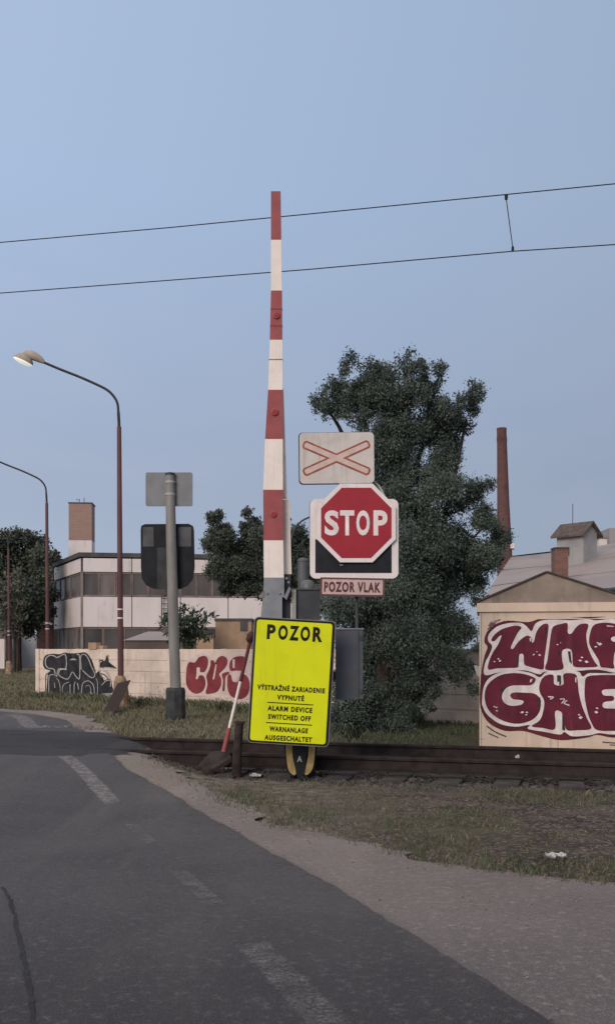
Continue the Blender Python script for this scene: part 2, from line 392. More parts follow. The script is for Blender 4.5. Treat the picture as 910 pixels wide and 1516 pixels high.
def asphalt(name, lo, hi, speck, patch, zone=None):
    m, nt, b = nodes_of(name)
    v = coords(nt)
    c = mixc(nt, rampf(nt, noise(nt, v, .55, 6, .6, .3), .35, .66), lo, hi)
    vs_ = coords(nt, (1.6, .16, 1))
    c = mixc(nt, rampf(nt, noise(nt, vs_, 1.1, 5, .55), .48, .70), c, patch)
    if zone:                      # a darker stretch towards the camera, ragged at its border
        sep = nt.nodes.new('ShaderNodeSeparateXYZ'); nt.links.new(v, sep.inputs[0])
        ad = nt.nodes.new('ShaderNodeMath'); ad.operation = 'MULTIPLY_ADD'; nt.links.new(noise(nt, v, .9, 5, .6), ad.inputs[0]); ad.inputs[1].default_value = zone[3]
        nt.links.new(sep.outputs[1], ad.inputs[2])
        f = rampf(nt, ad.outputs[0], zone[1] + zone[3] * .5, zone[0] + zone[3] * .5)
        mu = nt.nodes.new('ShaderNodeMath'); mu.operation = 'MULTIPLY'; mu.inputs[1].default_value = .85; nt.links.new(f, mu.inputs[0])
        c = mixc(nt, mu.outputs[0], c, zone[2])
    c = mixc(nt, rampf(nt, noise(nt, v, 22, 5, .7), .50, .78), c, tuple(x * 1.45 for x in hi))
    c = mixc(nt, rampf(nt, noise(nt, v, 30, 4, .7), .54, .78), c, tuple(x * .62 for x in lo))
    c = mixc(nt, rampf(nt, noise(nt, v, 120, 3, .7), .53, .72), c, speck)
    c = mixc(nt, rampf(nt, noise(nt, v, 150, 2), .58, .72), c, tuple(x * .45 for x in lo))
    nt.links.new(c, b.inputs['Base Color']); b.inputs['Roughness'].default_value = .85; b.inputs['Specular IOR Level'].default_value = .22
    bump(nt, b, noise(nt, v, 130, 4, .75), .7, .008)
    return m
g_mat = ground_material()
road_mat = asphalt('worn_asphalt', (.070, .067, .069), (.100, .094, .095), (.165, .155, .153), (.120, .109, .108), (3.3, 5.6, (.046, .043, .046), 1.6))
deck_mat = asphalt('crossing_asphalt', (.038, .036, .038), (.058, .055, .056), (.085, .078, .076), (.068, .063, .062))
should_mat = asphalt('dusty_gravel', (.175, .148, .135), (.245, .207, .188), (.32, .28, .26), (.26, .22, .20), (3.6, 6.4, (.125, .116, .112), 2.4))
sand_mat = asphalt('sandy_dirt', (.20, .165, .140), (.27, .225, .19), (.34, .29, .25), (.235, .19, .16))

# base terrain to the horizon
gx = np.concatenate([-np.geomspace(3000, 10, 26), np.arange(-9.5, 8, .09), np.geomspace(8.3, 3000, 26)])
gy = np.concatenate([np.array([-3000, -600, -100, -20, -6, 0]), np.arange(1, 26, .09), np.geomspace(26.5, 4000, 34)])
XX, YY = np.meshgrid(gx, gy)
on = ((XX < xs(YY) + .04)).astype(float)
sheet('ground', XX, YY, G(XX, YY) - .03 * on, [g_mat])
# gravel shoulder: from under the road edge to a ragged verge
ry = np.concatenate([np.arange(-3, 2, .5), np.arange(2, 24, .06), np.arange(24, 42, .8)])
uu = np.linspace(0, 1, 60)
YY = np.repeat(ry[:, None], 60, 1)
jag = (fbm(ry * 3.1, ry * 0 + 4, 5) - .5) * .45 + (vnoise(ry * 11, ry * 0, 6) - .5) * .12
x0 = xr(ry) - .5; x1 = np.minimum(xs(ry) + jag + .05, 30)
XX = x0[:, None] + (x1 - x0)[:, None] * (uu[None, :] ** 1.0)
ZZ = G(XX, YY) + .004 + .012 * (fbm(XX * 3, YY * 3, 2) - .4) * np.clip((XX - xr(YY)) / .4, 0, 1)
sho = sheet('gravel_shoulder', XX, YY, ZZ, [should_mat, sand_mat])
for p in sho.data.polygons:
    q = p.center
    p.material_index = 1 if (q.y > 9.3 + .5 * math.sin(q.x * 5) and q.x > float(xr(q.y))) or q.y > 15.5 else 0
# asphalt road
ry = np.concatenate([np.arange(-4, 2, .5), np.arange(2, 24, .06), np.arange(24, 40.1, .5)])
cols = np.concatenate([np.linspace(0, .6, 20), np.linspace(.6, 1, 50)[1:]])
YY = np.repeat(ry[:, None], len(cols), 1)
xl = np.interp(ry, [-4, 18, 24, 40], [-14, -14, -22, -70])
e = xr(ry) + (fbm(ry * 1.6, ry * 0, 4) - .5) * .07 + (vnoise(ry * 13, ry * 0, 2) - .5) * .025
XX = xl[:, None] + (e - xl)[:, None] * cols[None, :]
ZZ = np.where(XX < xr(YY), ramp(XX, YY), G(XX, YY)) + .016
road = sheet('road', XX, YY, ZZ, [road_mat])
# darker crossing surface between and beside the rails
tt = np.arange(-.2, 14, .1)
dd = np.linspace(-2.35, .95, 40)
T, Dd = np.meshgrid(tt, dd)
base = TP + TT * 4.9
def tpt(t, d): return base[0] + TT[0] * t + TN[0] * d, base[1] + TT[1] * t + TN[1] * d
XX, YY = tpt(T + .25 * (vnoise(Dd * 5, Dd * 0, 1) - .5), Dd + .10 * (vnoise(T * 3, T * 0, 3) - .5))
fall = np.minimum.reduce([sstep(0, .22, Dd + 2.35), sstep(0, .22, .95 - Dd), sstep(-.2, .3, T)])
sheet('crossing_deck', XX, YY, np.where(XX < xr(YY), ramp(XX, YY), G(XX, YY)) + .004 + .020 * fall + .008 * (fbm(XX * 4, YY * 4, 9) - .5), [deck_mat])

# painted edge markings --------------------------------------------
def attr_sheet(name, X, Y, Z, mat, val):
    o = sheet(name, X, Y, Z, [mat])
    at = o.data.attributes.new('wear', 'FLOAT', 'POINT'); at.data.foreach_set('value', np.asarray(val, float).ravel()); return o
def wear_material(name, col, lo, hi, sc1=14, sc2=75):
    m, nt, b = nodes_of(name); v = coords(nt)
    b.inputs['Base Color'].default_value = (*col, 1); b.inputs['Roughness'].default_value = .9; b.inputs['Specular IOR Level'].default_value = .15
    at = nt.nodes.new('ShaderNodeAttribute'); at.attribute_name = 'wear'
    n1 = noise(nt, v, sc1, 6, .7); n2 = noise(nt, v, sc2, 3, .7)
    def mth(op, a, b_):
        q = nt.nodes.new('ShaderNodeMath'); q.operation = op
        for k, z in ((0, a), (1, b_)):
            if isinstance(z, (int, float)): q.inputs[k].default_value = z
            else: nt.links.new(z, q.inputs[k])
        return q.outputs[0]
    sm = mth('ADD', mth('ADD', mth('MULTIPLY', n1, .55), mth('MULTIPLY', n2, .45)), mth('MULTIPLY', mth('SUBTRACT', at.outputs['Fac'], 1.0), .5))
    nt.links.new(rampf(nt, sm, lo, hi + .06), b.inputs['Alpha'])
    return m
paint = wear_material('worn_road_paint', (.27, .248, .243), .32, .58)
faint = wear_material('faint_road_paint', (.235, .217, .214), .38, .70, 6, 60)
dust = wear_material('edge_dust', (.19, .16, .146), .34, .70, 6, 40)
def dash(pl, w, mat):
    pts = [pix_road(*p) for p in pl]
    dense = smoothpts(pts, 16, False); k = len(dense)
    L = []; wv = []
    for i, p in enumerate(dense):
        a = dense[max(0, i - 1)]; b = dense[min(k - 1, i + 1)]
        d = math.hypot(b[0] - a[0], b[1] - a[1]); n = (-(b[1] - a[1]) / d, (b[0] - a[0]) / d)
        ss = np.linspace(-.5, .5, 13)
        L.append([(p[0] + n[0] * w * s_, p[1] + n[1] * w * s_) for s_ in ss])
        el = min(i, k - 1 - i) / (k - 1) * 6; wv.append([min(1, el) * min(1, (.5 - abs(s_)) * 4.5) for s_ in ss])
    L = np.array(L); X, Y = L[..., 0], L[..., 1]
    attr_sheet('road_marking', X, Y, ramp(X, Y) + .021, mat, wv)
dash([(90, 1118), (125, 1146), (180, 1206)], .26, paint)
dash([(186, 1216), (232, 1260)], .17, faint)
dash([(256, 1288), (328, 1352)], .19, faint)
dash([(362, 1392), (425, 1458), (510, 1548)], .27, faint)
dash([(10, 1059), (36, 1066), (58, 1089)], .50, paint)
ry = np.arange(2.2, 13, .06); c_ = np.linspace(-.55, .12, 18)
XX = xr(ry)[:, None] + c_[None, :]; YY = np.repeat(ry[:, None], 18, 1)
attr_sheet('edge_dust', XX, YY, np.where(XX < xr(YY), ramp(XX, YY), G(XX, YY)) + .0185, dust, np.repeat(np.interp(c_, [-.55, .0, .12], [.0, .85, .3])[None, :], len(ry), 0))
# wandering tar seam at the left
tar = M('tar_seam', (.045, .043, .044), .9, .2, 20)
pts = smoothpts([pix_road(*p) for p in [(5, 1318), (18, 1345), (30, 1400), (40, 1450), (50, 1516), (60, 1600)]], 10, False)
L = []
for i, p in enumerate(pts):
    w = .006 + .007 * random.random(); j = (random.random() - .5) * .012
    L.append([(p[0] - w + j, p[1]), (p[0] + j, p[1]), (p[0] + w + j, p[1])])
L = np.array(L); sheet('tar_seam', L[..., 0], L[..., 1], ramp(L[..., 0], L[..., 1]) + .020, [tar])

# ------------------------------------------------------------------ track
def rail_profile():
    h = [(.0, 0), (.07, 0), (.07, .012), (.012, .03), (.010, .118), (.034, .132), (.036, .158), (.026, .167)]
    return h[1:] + [(-a, b) for a, b in reversed(h[1:])]
def rail(d, label):
    prof = rail_profile(); N = len(prof)
    ts = np.linspace(-9, 12, 43); vs = []
    for t in ts:
        x, y = TP[0] + TT[0] * t + TN[0] * d, TP[1] + TT[1] * t + TN[1] * d
        for a, b in prof: vs.append((x + TN[0] * a, y + TN[1] * a, .012 + b))
    fs = []
    for i in range(len(ts) - 1):
        for k in range(N): fs.append((i * N + k, i * N + (k + 1) % N, (i + 1) * N + (k + 1) % N, (i + 1) * N + k))
    fs += [tuple(range(N)), tuple((len(ts) - 1) * N + k for k in range(N))]
    mb = MB(); mb.add(vs, fs, rail_rust)
    # fishplate clips along the foot
    return tag(mb.build('rail', origin=(TP[0] + TN[0] * d, TP[1] + TN[1] * d, 0)), label, 'rail', 'rails of the track')
rail(0, 'rusty steel rail nearer to the road verge')
rail(-1.505, 'rusty steel rail farther away, nearest to the graffitied hut')
first = None
for i, t in enumerate(np.arange(-3.4, 3.6, .62)):
    c = TP + TT * t + TN * -.75
    ang = math.atan2(TT[1], TT[0])
    if first is None:
        mb = MB(); mb.box((0, 0, -.06), (.26, 2.55, .15), sleeper_mat, ang)
        mb.box((0, 0, .0165), (.22, 2.5, .004), sleeper_mat, ang)
        first = mb.build('sleeper'); o = first
        tag(o, 'weathered sleeper end poking out from under the rusty near rail', 'sleeper', 'sleepers of the track')
    else:
        o = first.copy(); COL.objects.link(o)
    jj = random.uniform(-.16, .06); o.location = (c[0] + TN[0] * jj, c[1] + TN[1] * jj, random.uniform(-.055, -.03)); o.rotation_euler = (0, 0, random.uniform(-.03, .03))

def stones(name, n, region, smin, smax, mat, zoff=0.0):
    """many little angular stones as one mesh"""
    pts = region(n); k = len(pts)
    base_v = np.array([(1, 0, 0), (-1, 0, 0), (0, 1, 0), (0, -1, 0), (0, 0, 1), (0, 0, -1)], float)
    tri = np.array([(0, 2, 4), (2, 1, 4), (1, 3, 4), (3, 0, 4), (2, 0, 5), (1, 2, 5), (3, 1, 5), (0, 3, 5)])
    s = rng.uniform(smin, smax, (k, 1, 1)) * rng.uniform(.6, 1.3, (k, 6, 1))
    a = rng.uniform(0, 6.28, k); ca, sa = np.cos(a), np.sin(a)
    v = base_v[None] * s; v[..., 2] *= .65
    x = v[..., 0] * ca[:, None] - v[..., 1] * sa[:, None]; y = v[..., 0] * sa[:, None] + v[..., 1] * ca[:, None]
    tilt = rng.uniform(-.5, .5, k); z = v[..., 2] + x * tilt[:, None]
    z0 = G(pts[:, 0], pts[:, 1]) + zoff
    V = np.stack([x + pts[:, :1], y + pts[:, 1:2], z + z0[:, None]], -1).reshape(-1, 3)
    Fc = (tri[None] + (np.arange(k) * 6)[:, None, None]).reshape(-1, 3)
    me = bpy.data.meshes.new(name); me.from_pydata(V.tolist(), [], Fc.tolist()); me.materials.append(mat)
    o = bpy.data.objects.new(name, me); COL.objects.link(o); o['kind'] = 'stuff'
    tag(o, {'ballast': 'grey brown ballast stones lying round the sleepers and rails', 'gravel': 'pale loose pebbles scattered on the dusty shoulder and verge',
            'rubble': 'pale broken rubble scattered beyond the track'}[name], name)
    return o
def reg_ballast(n):
    t = rng.uniform(-4.5, 5.0, n); d = rng.uniform(-2.7, .75, n)
    p = np.stack([TP[0] + TT[0] * t + TN[0] * d, TP[1] + TT[1] * t + TN[1] * d], -1)
    return p[p[:, 0] > xr(p[:, 1]) + .5]
stones('ballast', 6500, reg_ballast, .018, .045, stone_mat, .01)
def reg_pebble(n):
    y = rng.uniform(3.2, 11, n); x = rng.uniform(-3, 5, n)
    k = (x > xr(y) - .1) & (rng.random(n) < np.where(x < xs(y), .35 + .65 * (np.abs(x - xs(y)) < .3), .8)) & (Dn(x, y) > .4)
    return np.stack([x[k], y[k]], -1)
stones('gravel', 5200, reg_pebble, .003, .010, pebble_mat, .008)
def reg_rubble(n):
    u = rng.normal(0, 1, (n, 2)); c = np.array(pix_flat(262, 1082)); q = c + u * np.array((.9, .35))
    return q[Dn(q[:, 0], q[:, 1]) < -2.2]
stones('rubble', 900, reg_rubble, .02, .06, pebble_mat, .01)

FAq, FBq = np.array((-7.55, 27.6)), np.array((3.75, 17.35)); FNq = np.array((-.672, -.741))
# grass --------------------------------------------------------------
def grassmat(name, a, b_, dry):
    m, nt, b = nodes_of(name); v = coords(nt)
    c = mixc(nt, rampf(nt, noise(nt, v, 2.3, 4), .35, .65), a, b_)
    c = mixc(nt, rampf(nt, noise(nt, v, 40, 2), .52, .62), c, dry)
    nt.links.new(c, b.inputs['Base Color']); b.inputs['Roughness'].default_value = .8; b.inputs['Specular IOR Level'].default_value = .2
    return m
grass_green = grassmat('grass_green', (.074, .090, .050), (.108, .124, .070), (.15, .13, .09))
grass_dry = grassmat('grass_straw', (.17, .135, .095), (.25, .20, .14), (.12, .10, .07))
grass_lawn = grassmat('grass_lawn', (.128, .136, .078), (.180, .174, .108), (.25, .22, .15))
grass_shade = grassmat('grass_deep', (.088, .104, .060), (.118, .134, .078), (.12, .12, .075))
def grass(name, label, pts, hmin, hmax, w, mats, dryfrac, lean=.6):
    k = len(pts)
    h = rng.uniform(hmin, hmax, k) ; a = rng.uniform(0, 6.28, k); l = rng.uniform(0, lean, k) * h; b = rng.uniform(0, 6.28, k)
    z = G(pts[:, 0], pts[:, 1])
    ww = w * rng.uniform(.6, 1.3, k)
    p0 = np.stack([pts[:, 0] - np.cos(a) * ww, pts[:, 1] - np.sin(a) * ww, z - .01], -1)
    p1 = np.stack([pts[:, 0] + np.cos(a) * ww, pts[:, 1] + np.sin(a) * ww, z - .01], -1)
    p2 = np.stack([pts[:, 0] + np.cos(b) * l * .4 + np.cos(a) * ww * .6, pts[:, 1] + np.sin(b) * l * .4 + np.sin(a) * ww * .6, z + h * .6], -1)
    p3 = np.stack([pts[:, 0] + np.cos(b) * l, pts[:, 1] + np.sin(b) * l, z + h], -1)
    V = np.stack([p0, p1, p2, p3], 1).reshape(-1, 3)
    i = np.arange(k) * 4
    Fc = np.stack([np.stack([i, i + 1, i + 2], -1), np.stack([i, i + 2, i + 3], -1)], 1).reshape(-1, 3)
    me = bpy.data.meshes.new(name); me.from_pydata(V.tolist(), [], Fc.tolist())
    for m in mats: me.materials.append(m)
    mi = np.repeat((rng.random(k) < dryfrac).astype(int), 2); me.polygons.foreach_set('material_index', mi.astype(np.int32))
    o = bpy.data.objects.new(name, me); COL.objects.link(o); o['kind'] = 'stuff'; tag(o, label, 'grass'); return o
n = 150000
y = rng.uniform(5.4, 11.3, n); x = rng.uniform(-2.6, 5.0, n)
dens = np.clip((fbm(x * .9 + 3, y * 1.9, 21) - .46) * 7, 0, 1) ** 1.2
near_edge = np.exp(-((x - xs(y)) / .8) ** 2) * np.clip((x - .2) / .6, 0, 1)
right = np.clip((x - .4) / 1.6, 0, 1)
dens = np.clip(dens * (.12 + .88 * right) + .55 * near_edge * fbm(x * 2, y * 2, 31) * 1.6, 0, 1)
for bx, by, br in [pix_flat(300, 1140) + (.45,), pix_flat(235, 1135) + (.45,), pix_flat(360, 1190) + (.3,), pix_flat(450, 1215) + (.3,)]:
    dens = np.maximum(dens, .9 * np.exp(-(((x - bx) / br) ** 2 + ((y - by) / (br * 1.4)) ** 2)))
k = (x > xs(y) - .12) & (Dn(x, y) > .45) & (rng.random(n) < dens * .48)
grass('verge_grass', 'patchy low grass and weeds on the brown verge before the track', np.stack([x[k], y[k]], -1), .014, .060, .0038, [grass_green, grass_dry], .16, 1.0)
# straw litter lying on the verge
n = 26000
y = rng.uniform(5.6, 11.3, n); x = rng.uniform(-2.4, 5.0, n)
k = (x > xs(y)) & (Dn(x, y) > .4) & (rng.random(n) < fbm(x * 1.7, y * 1.7, 44) * .8)
grass('straw_litter', 'dry straw and dead stalks lying on the brown verge', np.stack([x[k], y[k]], -1), .004, .014, .0022, [grass_dry, grass_green], .25, 6.0)
n = 150000
y = rng.uniform(11.5, 27, n); x = rng.uniform(-9, 4.6, n)
k = (x > xs(y) + .05) & (Dn(x, y) < -2.35) & (rng.random(n) < np.clip(.25 + (fbm(x * .9, y * .9, 5) - .35) * 2.4, .06, 1))
k &= ~((x > 2.2) & (y > 13.3) & (y < 15.6)) & (np.abs(x / np.maximum(y, 1)) < .36)
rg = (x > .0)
grass('lawn_grass', 'rough grass growing between the track and the concrete fence', np.stack([x[k & ~rg], y[k & ~rg]], -1), .03, .12, .008, [grass_lawn, grass_dry], .22, .8)
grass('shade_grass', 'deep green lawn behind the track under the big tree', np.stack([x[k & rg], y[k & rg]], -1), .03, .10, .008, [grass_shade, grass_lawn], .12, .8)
n = 16000
u_ = rng.uniform(0, 1, n); q_ = FAq + (FBq - FAq) * u_[:, None] + FNq * np.abs(rng.normal(0, .35, n))[:, None]
x, y = q_[:, 0], q_[:, 1]; k = (rng.random(n) < np.clip((fbm(x * 2.2, y * 2.2, 61) - .3) * 2.6, .05, 1)) & (x < 2.2) & (x > xs(y))
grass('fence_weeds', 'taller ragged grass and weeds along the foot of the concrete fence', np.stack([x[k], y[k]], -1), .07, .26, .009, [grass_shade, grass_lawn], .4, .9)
n = 42000
y = rng.uniform(21, 60, n) ; x = -y * rng.uniform(.2, .36, n)
k = (x > xs(y) + .1) if False else (y > 22.6 + (-6.6 - x) * .55)
grass('field_grass', 'yellowish mown grass stretching beyond the road bend', np.stack([x[k], y[k]], -1), .04, .13, .022, [grass_lawn, grass_dry], .35, .8)

# ------------------------------------------------------------------ concrete panel fence with graffiti
FA, FB = np.array((-7.55, 27.6)), np.array((3.75, 17.35))
fd = (FB - FA) / np.linalg.norm(FB - FA); fl = float(np.linalg.norm(FB - FA)); fn = np.array((fd[1], -fd[0]))   # fn faces the camera
if fn[1] > 0: fn = -fn
fang = math.atan2(fd[1], fd[0])
def fpix(px, py, off):
    k = (px - CX) / F; q = FA + fn * (.035 + off)
    Y = float(((q[0]) * fn[0] + q[1] * fn[1]) / (k * fn[0] + fn[1])); return P(px, py, Y)
fence = thing('concrete_fence', 'long pale concrete panel fence with black and red graffiti behind the track', 'fence', (FA[0], FA[1], 0))
nb = 8; bay = fl / nb; FH = 1.40
ph = FH / 5
for i in range(nb + 1):
    q = FA + fd * bay * i
    mb = MB(); d_ = .13 if i in (0, nb) else .064
    mb.box((q[0], q[1], FH / 2 - .02), (.17, d_, FH + .02), fence_conc, fang)
    mb.build('post', fence)
for i in range(nb):
    mb = MB(); c = FA + fd * bay * (i + .5)
    for j in range(5):
        mb.box((c[0], c[1], ph * (j + .5) - .02), (bay - .172, .07, ph - .022), fence_conc, fang)
        mb.box((c[0], c[1], ph * (j + .5) - .02), (bay - .20, .035, ph + .002), fence_conc, fang)
    mb.build('panel', fence)
def graffiti(name, zoom, org, layers, mapf, parent, k=4, root=None):
    """layers of painted outlines; every patch lies a hair in front of the one before"""
    mb = MB(); off = .002
    for mat, polys in layers:
        for q in polys:
            off += .00018
            kind = 'fill'
            if isinstance(q, dict): pts = stroke(smoothpts(q['line'], 4, False), q['w'])
            elif len(q) <= 4: pts = q
            else: pts = smoothpts(q, k)
            pp = [(org[0] + a / zoom, org[1] + b / zoom) for a, b in pts]
            mb.flat([mapf(a, b, off) for a, b in pp], mat, pp)
        off += .001
    return mb.build(name, parent, root)
cbs = [
 (gr_pink, [[(105, 330), (115, 230), (140, 170), (200, 135), (260, 100), (340, 95), (400, 150), (450, 150), (500, 105), (560, 108), (600, 150), (640, 112), (740, 100), (800, 110), (830, 200), (835, 330), (855, 420), (845, 560), (790, 615), (700, 640), (640, 625), (570, 560), (480, 545), (330, 565), (200, 562), (130, 505)]]),
 (gr_red, [[(118, 330), (130, 230), (160, 190), (215, 195), (260, 140), (320, 120), (360, 150), (362, 230), (325, 300), (275, 300), (272, 255), (240, 255), (235, 320), (228, 380), (250, 375), (265, 342), (310, 345), (335, 400), (330, 470), (290, 530), (220, 545), (150, 500), (120, 430)],
   [(395, 175), (430, 175), (440, 200), (480, 140), (530, 122), (575, 150), (580, 210), (545, 270), (490, 325), (510, 370), (510, 450), (470, 520), (400, 545), (338, 540), (358, 440), (345, 350), (370, 290), (390, 230)],
   [(520, 325), (590, 300), (600, 322), (560, 360), (552, 500), (525, 510), (532, 400)],
   [(612, 285), (606, 200), (650, 142), (720, 125), (775, 140), (780, 250), (745, 285), (680, 287)],
   [(580, 420), (588, 335), (622, 340), (640, 405), (695, 412), (740, 350), (775, 330), (815, 370), (832, 450), (815, 545), (760, 600), (690, 606), (620, 570), (585, 500)]]),
 (gr_pink, [[(448, 215), (416, 385), (434, 384), (462, 220)], [(640, 160), (664, 160), (662, 256), (640, 256)], [(620, 322), (735, 322), (695, 405), (655, 405)]]),
]
graffiti('red_graffiti', 7.583, (260, 955), cbs, fpix, fence)
twr = [
 (gr_dark, [[(85, 190), (105, 125), (170, 108), (230, 112), (280, 98), (330, 104), (400, 102), (470, 98), (520, 160), (552, 250), (565, 300), (590, 340), (603, 420), (603, 545), (480, 552), (300, 548), (130, 540), (128, 300), (150, 262), (100, 240)],
            [(588, 230), (605, 180), (640, 170), (655, 122), (675, 180), (745, 238), (700, 240), (650, 228)],
            [(560, 300), (590, 262), (612, 300), (640, 380), (615, 440), (640, 470), (622, 560), (596, 556), (590, 400)],
            {'line': [(600, 285), (640, 300), (680, 345)], 'w': 9}, {'line': [(668, 120), (672, 185), (700, 215), (742, 240)], 'w': 10}, {'line': [(585, 180), (612, 165), (640, 200), (620, 240)], 'w': 12}, {'line': [(112, 545), (110, 320), (130, 285), (190, 270)], 'w': 8},
            [(606, 440), (600, 395), (640, 345), (690, 338), (706, 400), (716, 440), (690, 462), (630, 462)]]),
 (gr_grey, [{'line': [(195, 310), (185, 248), (135, 238), (108, 205), (112, 150), (150, 122), (190, 130), (215, 142), (262, 116), (290, 128), (290, 238), (225, 246), (208, 316)], 'w': 9},
            {'line': [(300, 250), (240, 252), (228, 300), (290, 335), (318, 325), (350, 272), (384, 316), (414, 322), (412, 130), (388, 118)], 'w': 8},
            {'line': [(428, 250), (425, 130), (460, 115), (490, 150), (520, 225), (550, 290), (535, 322), (500, 312), (440, 258)], 'w': 8},
            {'line': [(138, 530), (138, 330), (150, 300), (182, 294)], 'w': 7},
            {'line': [(262, 535), (262, 400), (320, 362)], 'w': 6}, {'line': [(328, 380), (332, 535), (362, 535), (365, 390), (378, 360)], 'w': 6},
            {'line': [(430, 500), (440, 380), (490, 352), (530, 380), (545, 430), (548, 560)], 'w': 7},
            {'line': [(188, 370), (192, 415)], 'w': 6}, {'line': [(185, 490), (232, 498)], 'w': 6}, {'line': [(510, 450), (530, 470)], 'w': 6},
            {'line': [(395, 370), (405, 430)], 'w': 7}, {'line': [(560, 330), (575, 380), (570, 550)], 'w': 5}, {'line': [(470, 400), (500, 395), (515, 440), (495, 500)], 'w': 5}, {'line': [(205, 330), (225, 350), (240, 420), (235, 520)], 'w': 5}, {'line': [(590, 150), (600, 290), (640, 330)], 'w': 6}, {'line': [(625, 260), (660, 275), (690, 335)], 'w': 14},
            {'line': [(612, 390), (650, 352), (690, 350), (690, 405)], 'w': 7}, {'line': [(600, 235), (690, 232), (735, 240)], 'w': 5},
            [(320, 165), (345, 152), (372, 152), (390, 165)], [(612, 465), (700, 462), (678, 560), (640, 600)]]),
 (gr_white, [[(645, 480), (668, 478), (660, 525), (648, 525)]]),
]
graffiti('black_graffiti', 6.067, (50, 950), twr, fpix, fence)

# ------------------------------------------------------------------ equipment hut with graffiti
HX0, HX1, HY = P(709, 0, 13.5).x, P(931, 0, 13.5).x, 13.5
HD = 1.7; ZE = P(0, 906, HY).z
hut = thing('equipment_hut', 'cream concrete hut with gabled top and big maroon graffiti beside the track', 'hut', (HX0, HY, 0))
mb = MB(); mb.box(((HX0 + HX1) / 2, HY + HD / 2, ZE / 2 - .06), (HX1 - HX0, HD, ZE + .12), box_conc)
wall = mb.build('wall', hut)
seam = M('panel_seam', (.22, .17, .13), .9, .2, 5)
mb = MB()
for px, a, b in ((712, 908, 1108), (822, 1090, 1108)):
    q = P(px, 0, HY).x; z0, z1 = P(0, b, HY).z, P(0, a, HY).z
    mb = MB(); mb.box((q, HY, (z0 + z1) / 2), (.006, .004, z1 - z0), seam); mb.build('panel_seam', wall, hut)
q0, q1 = P(709.5, 0, HY).x, P(716, 0, HY).x; mb = MB()
mb.box(((q0 + q1) / 2, HY, P(0, 1094, HY).z), (q1 - q0, .004, .006), seam)
mb.build('panel_seam', wall, hut)
zt = P(0, 893, HY).z
mb = MB(); mb.box(((HX0 + HX1) / 2, HY + HD / 2, (ZE + zt) / 2), (HX1 - HX0 + .07, HD + .07, zt - ZE), box_conc); mb.build('eaves_beam', hut)
xa = P(806, 0, HY).x; za = P(0, 849, HY).z
mb = MB()
g = [(HX0 - .03, zt), (HX1 + .03, zt), (xa + .09, za - .005), (xa, za), (xa - .06, za - .008)]
mb.prism([(a, b) for a, b in g], (0, HY + HD + .0, 0), (1, 0, 0), (0, 0, 1), (0, -1, 0), HD - .02, gable_conc)
mb.build('gable', hut)
mb = MB()
for sx, ex in ((-1, HX0 - .05), (1, HX1 + .05)):
    p0 = Vector((xa + .0, 0, za + .003)); p1 = Vector((ex, 0, zt + .004)); d = (p1 - p0); nrm = Vector((-d.z, 0, d.x)).normalized()
    if nrm.z < 0: nrm = -nrm
    t = .022
    q = [p0, p1, p1 + nrm * t, p0 + nrm * t]
    ya, yb = HY - .015, HY + HD + .05
    vs = [(a.x, ya, a.z) for a in q] + [(a.x, yb, a.z) for a in q]
    mb.add(vs, [(0, 1, 2, 3), (7, 6, 5, 4), (0, 4, 5, 1), (1, 5, 6, 2), (2, 6, 7, 3), (3, 7, 4, 0)], roof_felt)
mb.build('roof', hut)
mb = MB(); c = P(703, 993, HY + .25)
mb.add([P(697, 985, HY + .2), P(709, 987, HY + .2), P(709, 1003, HY + .2), P(702, 1001, HY + .2),
        P(697, 985, HY + .34), P(709, 987, HY + .34), P(709, 1003, HY + .34), P(702, 1001, HY + .34)],
       [(0, 1, 2, 3), (7, 6, 5, 4), (0, 4, 5, 1), (1, 5, 6, 2), (2, 6, 7, 3), (3, 7, 4, 0)], pale_metal)
mb.build('side_lamp', hut)
def hpix(px, py, off): return P(px, py, HY) + Vector((0, -off - .001, 0))
def dots(ps, s=9):
    out = []
    for x, y in ps:
        a = random.uniform(.6, 1.3) * s; b = a * random.uniform(.45, .8); t = random.uniform(-.6, .6)
        out.append([(x - a, y + t * 4), (x, y - b), (x + a, y - t * 4), (x, y + b)])
    return out
XM = (HX1 * F / HY + CX - 705 - .8) * 4.439
